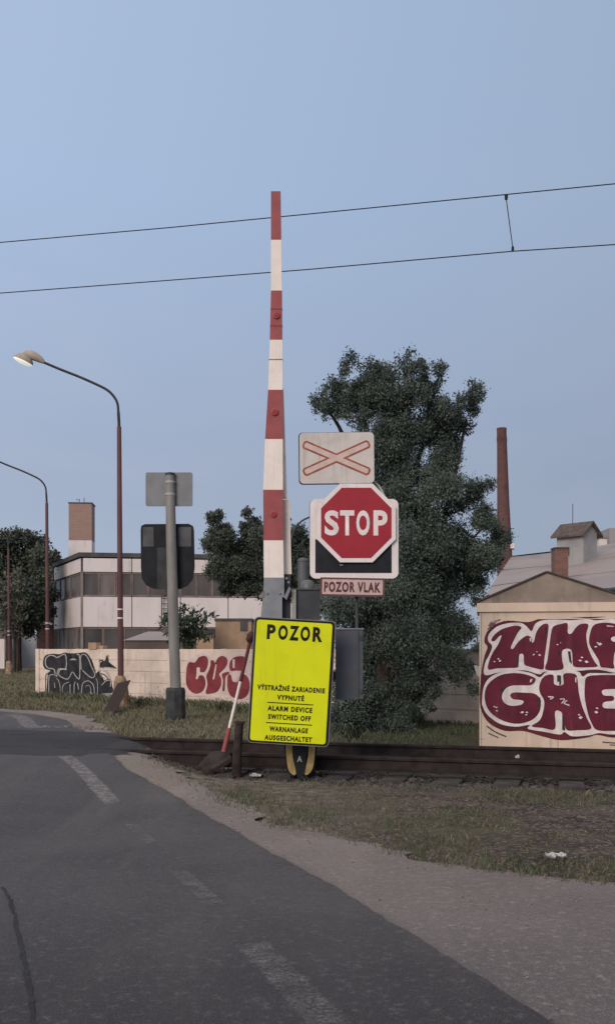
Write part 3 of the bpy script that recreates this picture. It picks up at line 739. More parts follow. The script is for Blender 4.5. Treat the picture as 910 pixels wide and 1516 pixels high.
whf = [
 (gr_purple, [{'line': [(75, 95), (160, 55), (85, 80), (150, 95), (90, 110), (110, 70), (170, 60)], 'w': 9}, {'line': [(70, 120), (130, 60), (100, 110), (180, 65)], 'w': 7}, [(290, 80), (340, 75), (360, 130), (330, 125)]]),
 (gr_halo, [[(25, 470), (30, 400), (52, 290), (70, 235), (50, 200), (62, 145), (110, 92), (200, 62), (330, 72), (420, 48), (600, 42), (720, 50), (850, 38), (XM - 8, 55), (XM, 90), (XM, 780), (XM - 8, 815), (850, 815), (760, 800), (700, 818), (540, 838), (420, 815), (300, 782), (180, 782), (80, 732), (30, 650), (20, 560)]]),
 (gr_white, [[(52, 418), (55, 340), (82, 285), (100, 230), (75, 195), (80, 150), (130, 102), (200, 80), (280, 77), (320, 100), (352, 132), (375, 85), (420, 62), (500, 57), (600, 62), (700, 55), (760, 64), (850, 55), (XM - 10, 72), (XM - 2, 100), (XM - 2, 370), (890, 400), (800, 385), (740, 380), (600, 392), (440, 395), (400, 412), (300, 386), (150, 400)],
             [(35, 590), (45, 500), (80, 440), (150, 402), (250, 388), (350, 405), (405, 432), (440, 400), (500, 390), (640, 392), (672, 425), (720, 402), (850, 402), (XM - 10, 405), (XM - 2, 430), (XM - 2, 770), (XM - 12, 790), (850, 796), (775, 788), (720, 802), (610, 812), (560, 785), (530, 802), (430, 785), (330, 768), (340, 742), (250, 755), (150, 737), (70, 680), (40, 625)]]),
 (gr_fill, [[(95, 190), (110, 160), (150, 125), (200, 105), (255, 95), (288, 108), (265, 140), (240, 190), (220, 238), (235, 246), (260, 210), (290, 180), (325, 160), (350, 175), (355, 205), (368, 195), (378, 150), (400, 108), (430, 85), (458, 90), (455, 150), (445, 230), (432, 320), (426, 378), (380, 374), (330, 360), (305, 345), (300, 285), (275, 285), (270, 340), (262, 368), (200, 372), (130, 375), (75, 382), (80, 330), (105, 270), (140, 215), (160, 162), (145, 165), (115, 196)],
            [(490, 102), (540, 85), (578, 82), (580, 140), (602, 148), (630, 110), (660, 87), (708, 90), (696, 150), (702, 220), (722, 280), (748, 330), (765, 360), (700, 366), (640, 365), (612, 350), (602, 255), (548, 255), (545, 320), (548, 378), (442, 382), (452, 320), (464, 230), (474, 150)],
            [(745, 92), (820, 78), (900, 90), (XM - 18, 95), (XM - 18, 165), (862, 168), (862, 200), (XM - 30, 205), (XM - 32, 245), (882, 252), (864, 330), (868, 372), (820, 368), (785, 362), (772, 320), (738, 262), (714, 212), (718, 150)],
            [(52, 570), (62, 500), (100, 452), (160, 417), (230, 405), (300, 410), (362, 430), (378, 450), (350, 482), (280, 484), (222, 488), (182, 512), (163, 560), (180, 600), (222, 618), (282, 612), (302, 590), (280, 580), (232, 574), (216, 550), (236, 532), (300, 532), (370, 538), (404, 570), (410, 620), (394, 670), (350, 712), (270, 735), (190, 724), (120, 690), (72, 640)],
            [(430, 427), (488, 415), (496, 476), (552, 476), (554, 410), (622, 408), (640, 440), (648, 520), (668, 610), (698, 690), (726, 760), (640, 772), (572, 770), (556, 700), (538, 655), (500, 655), (500, 765), (420, 760), (352, 750), (404, 710), (428, 640), (430, 580), (404, 530), (402, 480)],
            [(700, 427), (780, 415), (880, 415), (XM - 16, 420), (XM - 16, 490), (900, 502), (800, 510), (803, 545), (860, 550), (862, 578), (803, 590), (803, 625), (870, 630), (XM - 16, 640), (XM - 16, 760), (850, 773), (760, 768), (726, 720), (702, 650), (686, 560), (686, 480)]]),
 (gr_dark, [[(258, 120), (270, 118), (262, 145), (252, 150)], [(436, 105), (450, 105), (446, 150), (437, 150)], [(262, 290), (272, 288), (266, 340), (256, 345)], [(580, 262), (596, 262), (606, 345), (590, 330)], [(526, 480), (538, 480), (538, 420), (526, 420)],
            [(512, 418), (530, 416), (530, 455), (514, 462)], [(520, 265), (532, 262), (532, 292), (522, 298)], [(405, 560), (412, 590), (400, 625), (392, 570)], [(150, 510), (190, 492), (170, 525), (155, 530)], [(545, 665), (556, 690), (564, 775), (545, 770)],
            [(690, 388), (790, 390), (850, 402), (720, 398)],
            {'line': [(75, 798), (140, 828)], 'w': 6}, {'line': [(65, 752), (120, 790), (190, 820)], 'w': 7}, {'line': [(795, 845), (900, 852)], 'w': 6}, {'line': [(840, 862), (905, 866)], 'w': 5}]),
 (gr_white, dots([(115, 330), (365, 284), (403, 287), (515, 219), (657, 322), (697, 330), (754, 233), (780, 216), (130, 652), (292, 660), (470, 560), (660, 690), (757, 654), (762, 628), (890, 716)], 11)
            + dots([(140, 312), (150, 325), (385, 265), (535, 208), (668, 302), (765, 208), (128, 630), (115, 625), (318, 676), (322, 660), (650, 672), (905, 728)], 7)
            + [{'line': [(455, 556), (490, 560), (468, 574)], 'w': 7}, {'line': [(530, 572), (560, 572), (540, 600)], 'w': 6}, {'line': [(575, 580), (556, 598), (590, 612)], 'w': 7}, [(820, 96), (862, 100), (866, 106), (826, 104)],
               [(338, 176), (350, 178), (348, 200), (342, 198)], [(344, 446), (358, 442), (350, 462), (340, 464)], [(626, 432), (634, 432), (632, 466), (626, 460)]]),
]
graffiti('graffiti', 4.439, (705, 905), whf, hpix, wall, 4, hut)
hut.rotation_euler = (0, 0, -math.radians(10.3))

# ------------------------------------------------------------------ yellow warning sign
YS = 10.35
c = P(431.5, 1009.5, YS); s = YS / F; ra = math.radians(3.4)
u = Vector((math.cos(ra), 0, -math.sin(ra))); v = Vector((math.sin(ra), 0, math.cos(ra))); nn = Vector((0, -1, 0))
bx, by = pix_flat(444, 1148)
ysign = thing('warning_sign', 'big fluorescent yellow sign reading POZOR leaning on a black and yellow foot', 'sign', (bx, by, float(G(bx, by))))
w, h = 60.5 * s, 93.5 * s
mb = MB(); mb.prism(rrect(-w, -h, w, h, 7 * s), c + Vector((0, .02, 0)), u, v, nn, .02, sign_edge); plate = mb.build('sign_plate', ysign)
mb = MB(); mb.prism(rrect(-w + 1.3 * s, -h + 1.3 * s, w - 1.3 * s, h - 1.3 * s, 6 * s), c, u, v, nn, .002, ink); mb.build('black_border', plate, ysign)
mb = MB(); mb.prism(rrect(-w + 4.0 * s, -h + 4.0 * s, w - 5.2 * s, h - 4.2 * s, 4 * s), c + nn * .002, u, v, nn, .002, yellow); mb.build('yellow_face', plate, ysign)
cf = c + nn * .004
def ytext(t, y, wd, ht, wt=.03, sp=1.0):
    lettering(t, 'lettering', ink, plate, ysign, cf, u, v, nn, -wd / 2 * s, wd / 2 * s, (-y - ht / 2) * s, (-y + ht / 2) * s, wt, sp)
letters('POZOR', [((a - 452) / 6.067 * s, (b - 452) / 6.067 * s) for a, b in ((205, 282), (307, 392), (406, 492), (506, 592), (616, 704))], 'lettering', ink, plate, ysign, cf, u, v, nn, 61.2 * s, 83.2 * s, .045)
ytext('VÝSTRAŽNÉ ZARIADENIE', 9.5, 100, 9.6, .05, 1.22)
ytext('VYPNUTÉ', 23, 40, 9.4, .05, 1.22)
ytext('ALARM DEVICE', 40.5, 66, 7.8, .05, 1.22)
ytext('SWITCHED OFF', 53, 63, 7.8, .05, 1.22)
ytext('WARNANLAGE', 71, 57, 7.8, .05, 1.22)
ytext('AUSGESCHALTET', 84, 70, 7.8, .05, 1.22)
mb = MB()
for y in (32.2, 62.2): mb.prism([(-34 * s, (-y - .7) * s), (34 * s, (-y - .7) * s), (34 * s, (-y + .7) * s), (-34 * s, (-y + .7) * s)], cf, u, v, nn, .0016, ink); mb.build('rule_line', plate, ysign); mb = MB()

# foot: black tapered tongue with two curved yellow flanks
YF = by - .03
def fp(pts, Y): return [((a - CX) / F * Y, CAMZ + (H - b) / F * Y) for a, b in pts]
mb = MB(); mb.prism(fp([(434, 1100), (455, 1100), (455, 1110), (451, 1138), (449, 1152), (440, 1152), (437, 1138), (433, 1110)], YF), (0, YF + .05, 0), (1, 0, 0), (0, 0, 1), (0, -1, 0), .05, sign_black); foot = mb.build('foot', ysign)
for pl in ([(423, 1098), (432, 1098), (433, 1120), (438, 1146), (430, 1145), (425, 1132)], [(466, 1098), (457, 1098), (456, 1120), (450, 1146), (458, 1145), (464, 1132)]):
    mb = MB(); mb.prism(smoothpts(fp(pl, YF), 3), (0, YF + .07, 0), (1, 0, 0), (0, 0, 1), (0, -1, 0), .045, yellow_old); mb.build('foot_flank', foot, ysign)
mb = MB(); mb.prism(fp([(420, 1098), (470, 1098), (466, 1140), (458, 1148), (430, 1148), (424, 1140)], YF + .08), (0, YF + .11, 0), (1, 0, 0), (0, 0, 1), (0, -1, 0), .03, sign_black); mb.build('foot_backing', foot, ysign)
q0, q1 = P(439.5, 1128, YF), P(447, 1119, YF)
lettering('A', 'lettering', pale_metal, foot, ysign, (0, YF, 0), (1, 0, 0), (0, 0, 1), nn, q0.x, q1.x, q0.z, q1.z, .03)
mb = MB(); mb.box((P(445, 0, by + .08).x, by + .07, .75), (.06, .05, 1.4), galv); mb.build('back_post', ysign)

# ------------------------------------------------------------------ crossing signal with STOP
YG = 10.75
sg = thing('crossing_signal', 'post with railway cross plate, red STOP octagon and POZOR VLAK plate', 'sign post', (P(528, 0, YG + .1).x, YG + .12, 0))
mb = MB(); X0 = P(528, 0, YG + .1).x
mb.tube([(X0, YG + .12, P(0, 1030, YG).z), (X0, YG + .12, P(0, 650, YG).z)], .018, dark_metal, 14); mb.build('post', sg, smooth=True)
sc = YG / F
def sg_frame(px, py): return P(px, py, YG)
n0 = Vector((0, -1, 0)); U, V_ = Vector((1, 0, 0)), Vector((0, 0, 1))
def rr(px0, py0, px1, py1, r): return rrect((px0 - px1) / 2 * sc, (py0 - py1) / 2 * sc, (px1 - px0) / 2 * sc, (py1 - py0) / 2 * sc, r * sc)
# crossbuck plate, very slightly turned
t = math.radians(-.6); u1, v1 = Vector((math.cos(t), 0, -math.sin(t))), Vector((math.sin(t), 0, math.cos(t)))
c = sg_frame(497.8, 678.3)
mb = MB(); mb.prism(rr(442, 640, 553.7, 716.7, 6), c + Vector((0, .03, 0)), u1, v1, n0, .03, sign_black); cp = mb.build('cross_plate', sg)
mb = MB(); mb.prism(rr(442, 640, 552.0, 715.2, 6), c + u1 * .6 * sc + v1 * .3 * sc, u1, v1, n0, .002, plate_cream); mb.build('plate_face', cp, sg)
def xshape(hx, hy, w):
    L = math.hypot(hx, hy); a = math.atan2(hy, hx); ca, sa = math.cos(a), math.sin(a); pts = []
    def arm(ang):
        d = (math.cos(ang), math.sin(ang)); q = (-d[1], d[0])
        return [(d[0] * L - q[0] * w, d[1] * L - q[1] * w), (d[0] * (L + w * .45) - q[0] * w * .5, d[1] * (L + w * .45) - q[1] * w * .5),
                (d[0] * (L + w * .45) + q[0] * w * .5, d[1] * (L + w * .45) + q[1] * w * .5), (d[0] * L + q[0] * w, d[1] * L + q[1] * w)]
    pts += arm(a); pts.append((0, w / ca)); pts += arm(math.pi - a); pts.append((-w / sa, 0))
    pts += arm(math.pi + a); pts.append((0, -w / ca)); pts += arm(-a); pts.append((w / sa, 0))
    return pts
cc = c + n0 * .002
mb = MB(); mb.prism(xshape(46.5 * sc, 20.5 * sc, 6.3 * sc), cc, u1, v1, n0, .002, cross_orange)
mb.prism(xshape(45.2 * sc, 19.9 * sc, 3.7 * sc), cc + n0 * .002, u1, v1, n0, .0012, cross_fill); mb.build('cross', cp, sg)
# light board
c = sg_frame(523.8, 797.3)
mb = MB(); mb.prism(rr(457.5, 738, 589.5, 856.5, 9), c + Vector((0, .07, 0)), U, V_, n0, .03, sign_black)
mb.prism(rr(458.5, 738.5, 589.5, 856.5, 9), c + Vector((.3 * sc, .04, 0)), U, V_, n0, .02, sign_white); lb = mb.build('light_board', sg)
c2 = sg_frame(523, 797)
mb = MB(); mb.prism([((a - 523) * sc, (797 - b) * sc) for a, b in ((466.5, 798), (500, 800), (550, 800), (579.5, 800), (579.5, 848), (466.5, 848))], c2 + Vector((0, .02, 0)), U, V_, n0, .004, sign_black); bf = mb.build('black_field', lb, sg)
mb = MB(); q = P(505, 836.5, YG); mb.box((q.x, YG + .012, q.z), (.035, .02, .012), grey_metal); mb.build('catch', bf, sg)
# octagon
def octa(a): return [(a * k0, a * k1) for k0, k1 in ((.4142, 1), (-.4142, 1), (-1, .4142), (-1, -.4142), (-.4142, -1), (.4142, -1), (1, -.4142), (1, .4142))]
c = sg_frame(527, 774.5) + Vector((0, -.02, 0))
mb = MB(); mb.prism(octa(58.2 * sc), c + Vector((0, .02, 0)), U, V_, n0, .02, sign_white, sign_edge); st = mb.build('stop_plate', sg)
mb = MB(); mb.prism(octa(52 * sc), c, U, V_, n0, .002, stop_red); mb.build('red_face', st, sg)
letters('STOP', [((a - 527) * sc, (b - 527) * sc) for a, b in ((480.2, 501.2), (503.0, 524.0), (527.0, 546.8), (552.2, 573))], 'lettering', sign_white, st, sg, c + n0 * .002, U, V_, n0, -18.6 * sc, 18.6 * sc, .035)
# POZOR VLAK plate
c = sg_frame(521.5, 869.2); t = math.radians(1.0); u2, v2 = Vector((math.cos(t), 0, -math.sin(t))), Vector((math.sin(t), 0, math.cos(t)))
mb = MB(); mb.prism(rr(474, 855.5, 569.5, 883, .8), c + Vector((0, .03, 0)), u2, v2, n0, .03, maroon_edge); pv = mb.build('text_plate', sg)
mb = MB(); mb.prism(rr(477, 858, 566.5, 880, .5), c, u2, v2, n0, .002, plate_pink); mb.build('plate_face', pv, sg)
lettering('POZOR VLAK', 'lettering', rust_ink, pv, sg, c + n0 * .002, u2, v2, n0, -42 * sc, 41.5 * sc, -7.8 * sc, 7.6 * sc, .045, 1.2)
# bracket and cable behind the board
mb = MB()
for py in (665, 700, 760, 830, 870):
    q = P(525, py, YG); mb.box((X0, YG + .085, q.z), (.26, .03, .03), dark_metal); mb.build('bracket', sg); mb = MB()

mb = MB(); mb.tube(smoothpts([tuple(P(552, 712, YG + .05)), tuple(P(562, 722, YG + .09)), tuple(P(570, 738, YG + .06))], 6, False), .012, pale_metal, 8); mb.build('cable', sg, smooth=True); mb = MB()
mb.tube(smoothpts([tuple(P(431, 797, YG + .15)), tuple(P(437, 782, YG + .16)), tuple(P(447, 771, YG + .16)), tuple(P(462, 764, YG + .15))], 6, False), .010, dark_metal, 8)
mb.build('cable', sg, smooth=True)
q0, q1 = P(497, 1035, YG - .03), P(537, 932, YG - .03)
mb = MB(); mb.box(((q0.x + q1.x) / 2, YG + .09 - .02, (q0.z + q1.z) / 2), (q1.x - q0.x, .20 - .02, q1.z - q0.z), cabinet_grey)
mb.box(((q0.x + q1.x) / 2, YG + .07, q1.z + .008), (q1.x - q0.x + .02, .21, .014), grey_metal); cab = mb.build('cabinet', sg)
mb = MB(); qa = P(462, 1000, YG + .1); mb.box(((qa.x + q0.x) / 2, YG + .1, qa.z), (q0.x - qa.x + .06, .06, .09), dark_metal); mb.build('support_arm', sg)
mb = MB(); yq = YG - .024; mb.box((P(530.5, 0, yq).x, yq, (q0.z + q1.z) / 2), (.012, .012, q1.z - q0.z - .04), dark_metal); mb.build('door_edge', cab, sg); mb = MB()
mb.box((P(534, 0, yq).x, yq - .004, q1.z - .09), (.025, .02, .05), dark_metal); mb.build('cabinet_hinge', cab, sg); mb = MB(); mb.box((P(534, 0, yq).x, yq - .004, q0.z + .09), (.025, .02, .05), dark_metal)
mb.build('cabinet_hinge', cab, sg)

# ------------------------------------------------------------------ raised barrier
YB = 10.95
gz = float(G(P(405, 0, YB).x, YB))
bar = thing('level_crossing_barrier', 'raised red and white striped barrier boom standing upright beside the STOP sign', 'barrier', (P(410, 0, YB).x, YB, gz))
bands = [(283, 401, 415.2), (355, 401, 416.2), (430, 401, 417.2), (503, 399.3, 417.8), (577, 396.8, 418.3), (650, 392.3, 418.4), (725, 389.5, 418.6), (800, 390, 419), (856, 390.5, 420)]
mb = MB()
for i in range(len(bands) - 1):
    (ya, la, r_a), (yb_, lb_, rb) = bands[i], bands[i + 1]
    m_ = red_paint if i % 2 == 0 else white_paint
    f0 = [P(la, ya, YB), P(r_a, ya, YB), P(rb, yb_, YB), P(lb_, yb_, YB)]
    b0 = [p + Vector((0, .07, 0)) for p in f0]
    fs = [(0, 1, 2, 3), (0, 4, 5, 1)[::-1] if False else (1, 5, 6, 2), (3, 7, 4, 0), (7, 6, 5, 4)]
    if i == 0: fs.append((0, 4, 5, 1))
    if i == len(bands) - 2: fs.append((2, 6, 7, 3))
    mb.add(f0 + b0, fs, m_)
boom = mb.build('boom', bar)
mb = MB()
# thin steel joint lines round the boom
for ya, l, r in ((457, 400.6, 417.4), (482, 399.9, 417.6), (532, 398.3, 418.0)):
    q = P(l, ya, YB); q2 = P(r, ya, YB); mb.box(((q.x + q2.x) / 2, YB + .033, q.z), (q2.x - q.x + .006, .08, .006), red_paint if ya < 500 else sign_edge); mb.build('joint_band', boom, bar); mb = MB()

for px, py, r in ((409, 467, 5.2), (406.5, 610, 5.5), (404.5, 761, 5.0)):
    q = P(px, py, YB); mb = MB(); mb.tube([(q.x, YB + .002, q.z), (q.x, YB - .018, q.z), (q.x, YB - .022, q.z)], [r * YB / F, r * YB / F, r * .7 * YB / F], red_paint, 20)
    mb.tube([(q.x, YB - .021, q.z), (q.x, YB - .026, q.z)], [r * .62 * YB / F, r * .55 * YB / F], stop_red, 20)
    mb.build('reflector', boom, bar, smooth=True)
mb = MB()
f0 = [P(418.2, 575, YB + .10), P(419.4, 575, YB + .10), P(425.0, 738, YB + .10), P(418.5, 738, YB + .10)]
b0 = [p + Vector((0, .05, 0)) for p in f0]; bx8 = [(0, 1, 2, 3), (7, 6, 5, 4), (0, 4, 5, 1), (1, 5, 6, 2), (2, 6, 7, 3), (3, 7, 4, 0)]
mb.add(f0 + b0, bx8, white_paint); mb.build('side_profile', boom, bar); mb = MB()
f0 = [P(417, 740, YB + .11), P(428.6, 740, YB + .11), P(431.5, 850, YB + .11), P(418, 850, YB + .11)]
mb.add(f0 + [p + Vector((0, .06, 0)) for p in f0], bx8, white_paint)
mb.build('side_profile', boom, bar)
mb = MB()
f0 = [P(390.5, 855, YB - .01), P(420.5, 855, YB - .01), P(420.5, 884, YB - .01), P(389.5, 884, YB - .01)]
mb.add(f0 + [p + Vector((0, .10, 0)) for p in f0], bx8, grey_metal)
f0 = [P(389, 884, YB - .015), P(417.5, 884, YB - .015), P(417.5, 960, YB - .015), P(381, 960, YB - .015)]
mb.add(f0 + [p + Vector((0, .14, 0)) for p in f0], bx8, grey_metal)
fork = mb.build('boom_socket', bar)
mb = MB()
f0 = [P(417.6, 850, YB + .12), P(430, 850, YB + .12), P(430, 960, YB + .12), P(417.6, 960, YB + .12)]
mb.add(f0 + [p + Vector((0, .1, 0)) for p in f0], bx8, dark_metal)
f0 = [P(420, 884, YB - .02), P(428, 868, YB - .02), P(430, 872, YB - .02), P(424, 888, YB - .02)]
mb.add(f0 + [p + Vector((0, .06, 0)) for p in f0], bx8, grey_metal)
f0 = [P(383, 882, YB - .02), P(391, 874, YB - .02), P(391, 884, YB - .02), P(384, 886, YB - .02)]
mb.add(f0 + [p + Vector((0, .06, 0)) for p in f0], bx8, galv)
mb.build('hinge_bracket', fork, bar)
for px, py in ((395, 878), (414, 878), (424, 856), (427, 862)):
    mb = MB(); q = P(px, py, YB - .03); mb.tube([(q.x, YB - .005, q.z), (q.x, YB - .028, q.z)], .014, galv, 6); mb.build('bolt', fork, bar)
q0, q1 = P(432, 1110, YB + .1), P(474, 873, YB + .1)
mb = MB(); mb.box(((q0.x + q1.x) / 2, YB + .3, (q1.z + .34) / 2), (q1.x - q0.x, .36, q1.z - .34), dark_metal)
mb.box(((q0.x + q1.x) / 2, YB + .3, q1.z + .008), (q1.x - q0.x + .03, .40, .018), cabinet_grey); hs = mb.build('drive_housing', bar)
mb = MB(); q0, q1 = P(431.5, 1110, YB + .08), P(438, 873, YB + .08)
mb.box(((q0.x + q1.x) / 2, YB + .09, (q1.z + .36) / 2), (q1.x - q0.x, .03, q1.z - .36), M('pale_edge_strip', (.36, .35, .31), .6, .1, 5)); mb.build('edge_strip', hs, bar)
mb = MB(); YC = YB + .28
def lathe(mb, px, rows, Y, mat, n=24):
    rows = [(r * Y / F, P(px, py, Y).z) for r, py in rows]; x = P(px, 0, Y).x; N = n
    vs = [(x + r * math.cos(6.28318 * k / n), Y + r * math.sin(6.28318 * k / n), z) for r, z in rows for k in range(n)]
    fs = [(i * n + k, i * n + (k + 1) % n, (i + 1) * n + (k + 1) % n, (i + 1) * n + k) for i in range(len(rows) - 1) for k in range(n)]
    fs += [tuple(range(n)), tuple((len(rows) - 1) * n + k for k in range(n))]
    mb.add(vs, fs, mat)
lathe(mb, 448.5, [(8, 872), (8, 832), (8.6, 831.5), (8.6, 829), (6, 827), (1, 825.5)], YC, M('bell_tube_grey', (.125, .135, .14), .5, .12, 6, dirt=(.2, .2, .2), dirt_amt=.3, dscale=5))
mb.build('motor_tube', bar, smooth=True)
mb = MB(); lathe(mb, 455, [(11, 872), (11, 868), (9.5, 863), (6.5, 859.5), (1, 858)], YC - .1, M('bell_dome_grey', (.17, .18, .185), .4, .1, 6)); mb.build('warning_bell', bar, smooth=True)
mb = MB(); qa, qb = P(440, 1100, YB + .3), P(466, 1100, YB + .3); mb.box(((qa.x + qb.x) / 2, YB + .3, .10), (qb.x - qa.x, .28, .5), sign_black); mb.build('stand', bar)
mb = MB(); qa, qb = P(398, 935, YB + .1), P(440, 935, YB + .1); mb.tube([qa, qb], .05, dark_metal, 12); mb.build('pivot_shaft', bar)

# ------------------------------------------------------------------ striped rod, post stub, plate on the rail
Y0 = 11.32
mb = MB(); p0 = P(331, 1113, Y0); p1 = P(371, 946, Y0 + .12)
rod = thing('striped_rod', 'thin red and white rod standing aslant beside the yellow sign', 'rod', p0)
def lerp(t): return p0 + (p1 - p0) * t
cuts = [(0, .21, 3.4, red_paint), (.21, .62, 2.3, white_paint), (.62, 1.0, 2.6, M('dark_red_rod', (.13, .03, .03), .6, .2, 6))]
for a, b, r, m_ in cuts:
    mb = MB(); mb.tube([lerp(a), lerp(b)], r * Y0 / F, m_, 12); mb.build('rod_section', rod, smooth=True)
mb = MB(); q = lerp(.96); mb.tube([q, q + Vector((-.0, 0, .04)), q + Vector((.02, 0, .10)), q + Vector((.03, 0, .14))], [.015, .045, .05, .02], M('dark_knob', (.07, .03, .03), .6, .2, 8), 12); mb.build('knob', rod, smooth=True)
mb = MB()
q = [P(290, 1136, 11.15), P(312, 1140, 11.05), P(343, 1121, 11.15), P(336, 1110, 11.42), P(312, 1113, 11.5)]
mb.add(q + [p - Vector((0, 0, .05)) for p in q], [(0, 1, 2, 3, 4), (9, 8, 7, 6, 5)] + [(i, (i + 1) % 5, 5 + (i + 1) % 5, 5 + i) for i in range(5)], steel_rust)
o = mb.build('steel_plate', origin=P(316, 1136, 11.2)); tag(o, 'dark rusty plate lying tilted against the rail at the foot of the striped rod', 'metal plate')
bx, by = pix_flat(350, 1144); z0 = float(G(bx, by))
mb = MB(); zt_ = P(0, 1068, by).z
mb.tube([(bx, by, z0 - .1), (bx + .008, by, z0 + .3), (bx + .035, by, zt_ - .02)], [.058, .053, .046], steel_rust, 14)
mb.tube([(bx + .035, by, zt_ - .02), (bx + .036, by, zt_)], [.062, .060], steel_rust, 14)
o = mb.build('post_stub', origin=(bx, by, z0), smooth=True); tag(o, 'short rusty brown post standing between striped rod and yellow sign', 'post')

# ------------------------------------------------------------------ litter
def crumple(name, px, py, w, d, label, cat, Y=None, zadd=.02):
    x, y = pix_flat(px, py); z = float(G(x, y)); n = 9; vs = []
    for j in range(n):
        for i in range(n):
            a, b = i / (n - 1) - .5, j / (n - 1) - .5
            vs.append((x + a * w + random.uniform(-.03, .03) * w, y + b * d, z + zadd + random.uniform(0, 1) * .16 * w + (.08 * w if (i in (0, 8) or j == 8) else 0)))
    fs = [(j * n + i, j * n + i + 1, (j + 1) * n + i + 1, (j + 1) * n + i) for j in range(n - 1) for i in range(n - 1)]
    mb = MB(); mb.add(vs, fs, litter_white); mb.add([(a, b, c_ - .006) for a, b, c_ in vs], [f[::-1] for f in fs], litter_white)
    o = mb.build(name, origin=(x, y, z)); tag(o, label, cat)
crumple('paper_scrap', 822, 1274, .125, .075, 'crumpled white scrap of paper on the grass edge at the right', 'litter', zadd=.025)
crumple('plastic_scrap', 378, 1142, .13, .16, 'small pale plastic scrap on the ground between post stub and yellow sign', 'litter')
mb = MB(); q = P(765, 1122, 10.72); mb.box(q + Vector((0, 0, .012)), (.035, .03, .024), litter_white, .4); mb.box(q + Vector((.012, .005, .027)), (.018, .02, .012), litter_white, .9)
tag(mb.build('pebble', origin=q), 'single bright white pebble on the rusty rail below the hut', 'stone')
x, y = P(555, 0, 13.6).x, 13.6; z = P(0, 1106, 13.6).z
mb = MB(); mb.add([(x - .09, y, z - .02), (x + .09, y, z - .03), (x + .07, y + .05, z + .02), (x - .07, y + .04, z + .03), (x - .08, y + .06, z - .03), (x + .08, y + .07, z - .04)], [(0, 1, 2, 3), (3, 2, 5, 4), (0, 3, 4), (1, 5, 2)], litter_white)
tag(mb.build('torn_sheet', origin=(x, y, z)), 'torn white sheet beyond the rails near the arching grass clump', 'litter')

# ------------------------------------------------------------------ overhead line
def track_pt(px, d, z=0):
    k = (px - CX) / F
    Y = (d + TP[0] * TN[0] + TP[1] * TN[1]) / (k * TN[0] + TN[1]); return Y
ohl = thing('overhead_line', 'thin dark overhead railway wires with one dropper crossing the sky', 'overhead wires', (0, track_pt(CX, -.75), 5.5))
def wire(name, pl, r):
    pts = [P(px, py, track_pt(px, -.75)) for px, py in pl]
    d0 = (pts[0] - pts[1]).normalized(); d1 = (pts[-1] - pts[-2]).normalized()
    pts = [pts[0] + d0 * 8] + pts + [pts[-1] + d1 * 8]
    mb = MB(); mb.tube(pts, r, wire_mat, 6); return mb.build(name, ohl, smooth=True)
wire('messenger_wire', [(0, 359), (250, 337), (455, 317), (748, 288), (910, 272)], .0062)
wire('contact_wire', [(0, 434), (250, 415), (455, 399), (758, 372), (910, 362)], .0062)
Yd = track_pt(753, -.75)
mb = MB(); mb.tube([P(748, 289, Yd), P(759, 372, Yd)], .0055, wire_mat, 6); dr = mb.build('dropper', ohl)
for px, py, a in ((748.8, 292, 5), (758.3, 368.5, 4)):
    mb = MB(); q = P(px, py, Yd); mb.box(q, (.028, .028, .055), wire_mat, taper=1.3 if py < 300 else .8); mb.build('clamp', dr, ohl)

# ------------------------------------------------------------------ signal post beyond the track (seen from behind)
YP = 18.6; s2 = YP / F
bx = P(260, 0, YP).x; bz = float(G(bx, YP))
sp = thing('signal_post', 'grey steel post with sign backs and black light board behind the track', 'signal', (bx, YP, bz))
mb = MB(); mb.tube([P(262, 1066, YP), P(258, 960, YP), P(253.5, 800, YP), P(251.8, 702, YP)], [8.2 * s2, 8 * s2, 7.6 * s2, 6.8 * s2], galv, 20); mb.build('pole', sp, smooth=True)
mb = MB(); lathe(mb, 251.8, [(7.2, 704), (7.2, 700.5), (4, 699.5), (1, 699)], YP, dark_metal); mb.build('pole_cap', sp, smooth=True)
mb = MB(); lathe(mb, 260, [(14, 1064), (15.2, 1058), (14.2, 1040), (14.6, 1022), (13, 1018), (8, 1018)], YP, M('dark_rubber_sleeve', (.055, .056, .058), .7, .3, 6, dirt=(.09, .085, .08), dirt_amt=.4, dscale=5), 8); mb.build('base_sleeve', sp)
mb = MB(); mb.box((bx + .12, YP + .02, .01), (.62, .4, .10), M('concrete_dark', (.10, .095, .09), .9, .3, 8, bmp=.5), .2, taper=.8); mb.build('plinth', sp)
def spr(px0, py0, px1, py1, r): return rrect((px0 - CX) * s2, CAMZ + (H - py1) * s2, (px1 - CX) * s2, CAMZ + (H - py0) * s2, r * s2)
t = .0
mb = MB(); mb.prism(spr(215, 698.5, 284.5, 748.5, 3), (0, YP - .14 + .04 + .0 - .03 + .22, 0), U, V_, n0, .03, M('sign_back_grey', (.20, .205, .21), .5, .1, 3, metal=.2)); sb = mb.build('sign_back', sp)
mb = MB()
for py, l, r in ((715, 224, 276), (732.5, 224, 276)):
    a, b = P(l, py, YP), P(r, py, YP); mb.box(((a.x + b.x) / 2, YP + .085, a.z), (b.x - a.x, .025, .018), dark_metal); mb.build('mounting_rail', sb, sp); mb = MB()

for px, py, w_, h_ in ((230, 710.5, 10, 7), (276, 706, 17, 5)):
    q = P(px, py, YP); mb = MB(); mb.box((q.x, YP + .092, q.z), (w_ * s2, .006, h_ * s2), pale_metal); mb.build('sticker', sb, sp)
mb = MB()
for py in (714, 732):
    q = P(252, py, YP); mb.tube([(q.x, YP, q.z - .02), (q.x, YP, q.z + .02)], .098, pale_metal, 20); mb.build('clamp', sp, smooth=True); mb = MB()

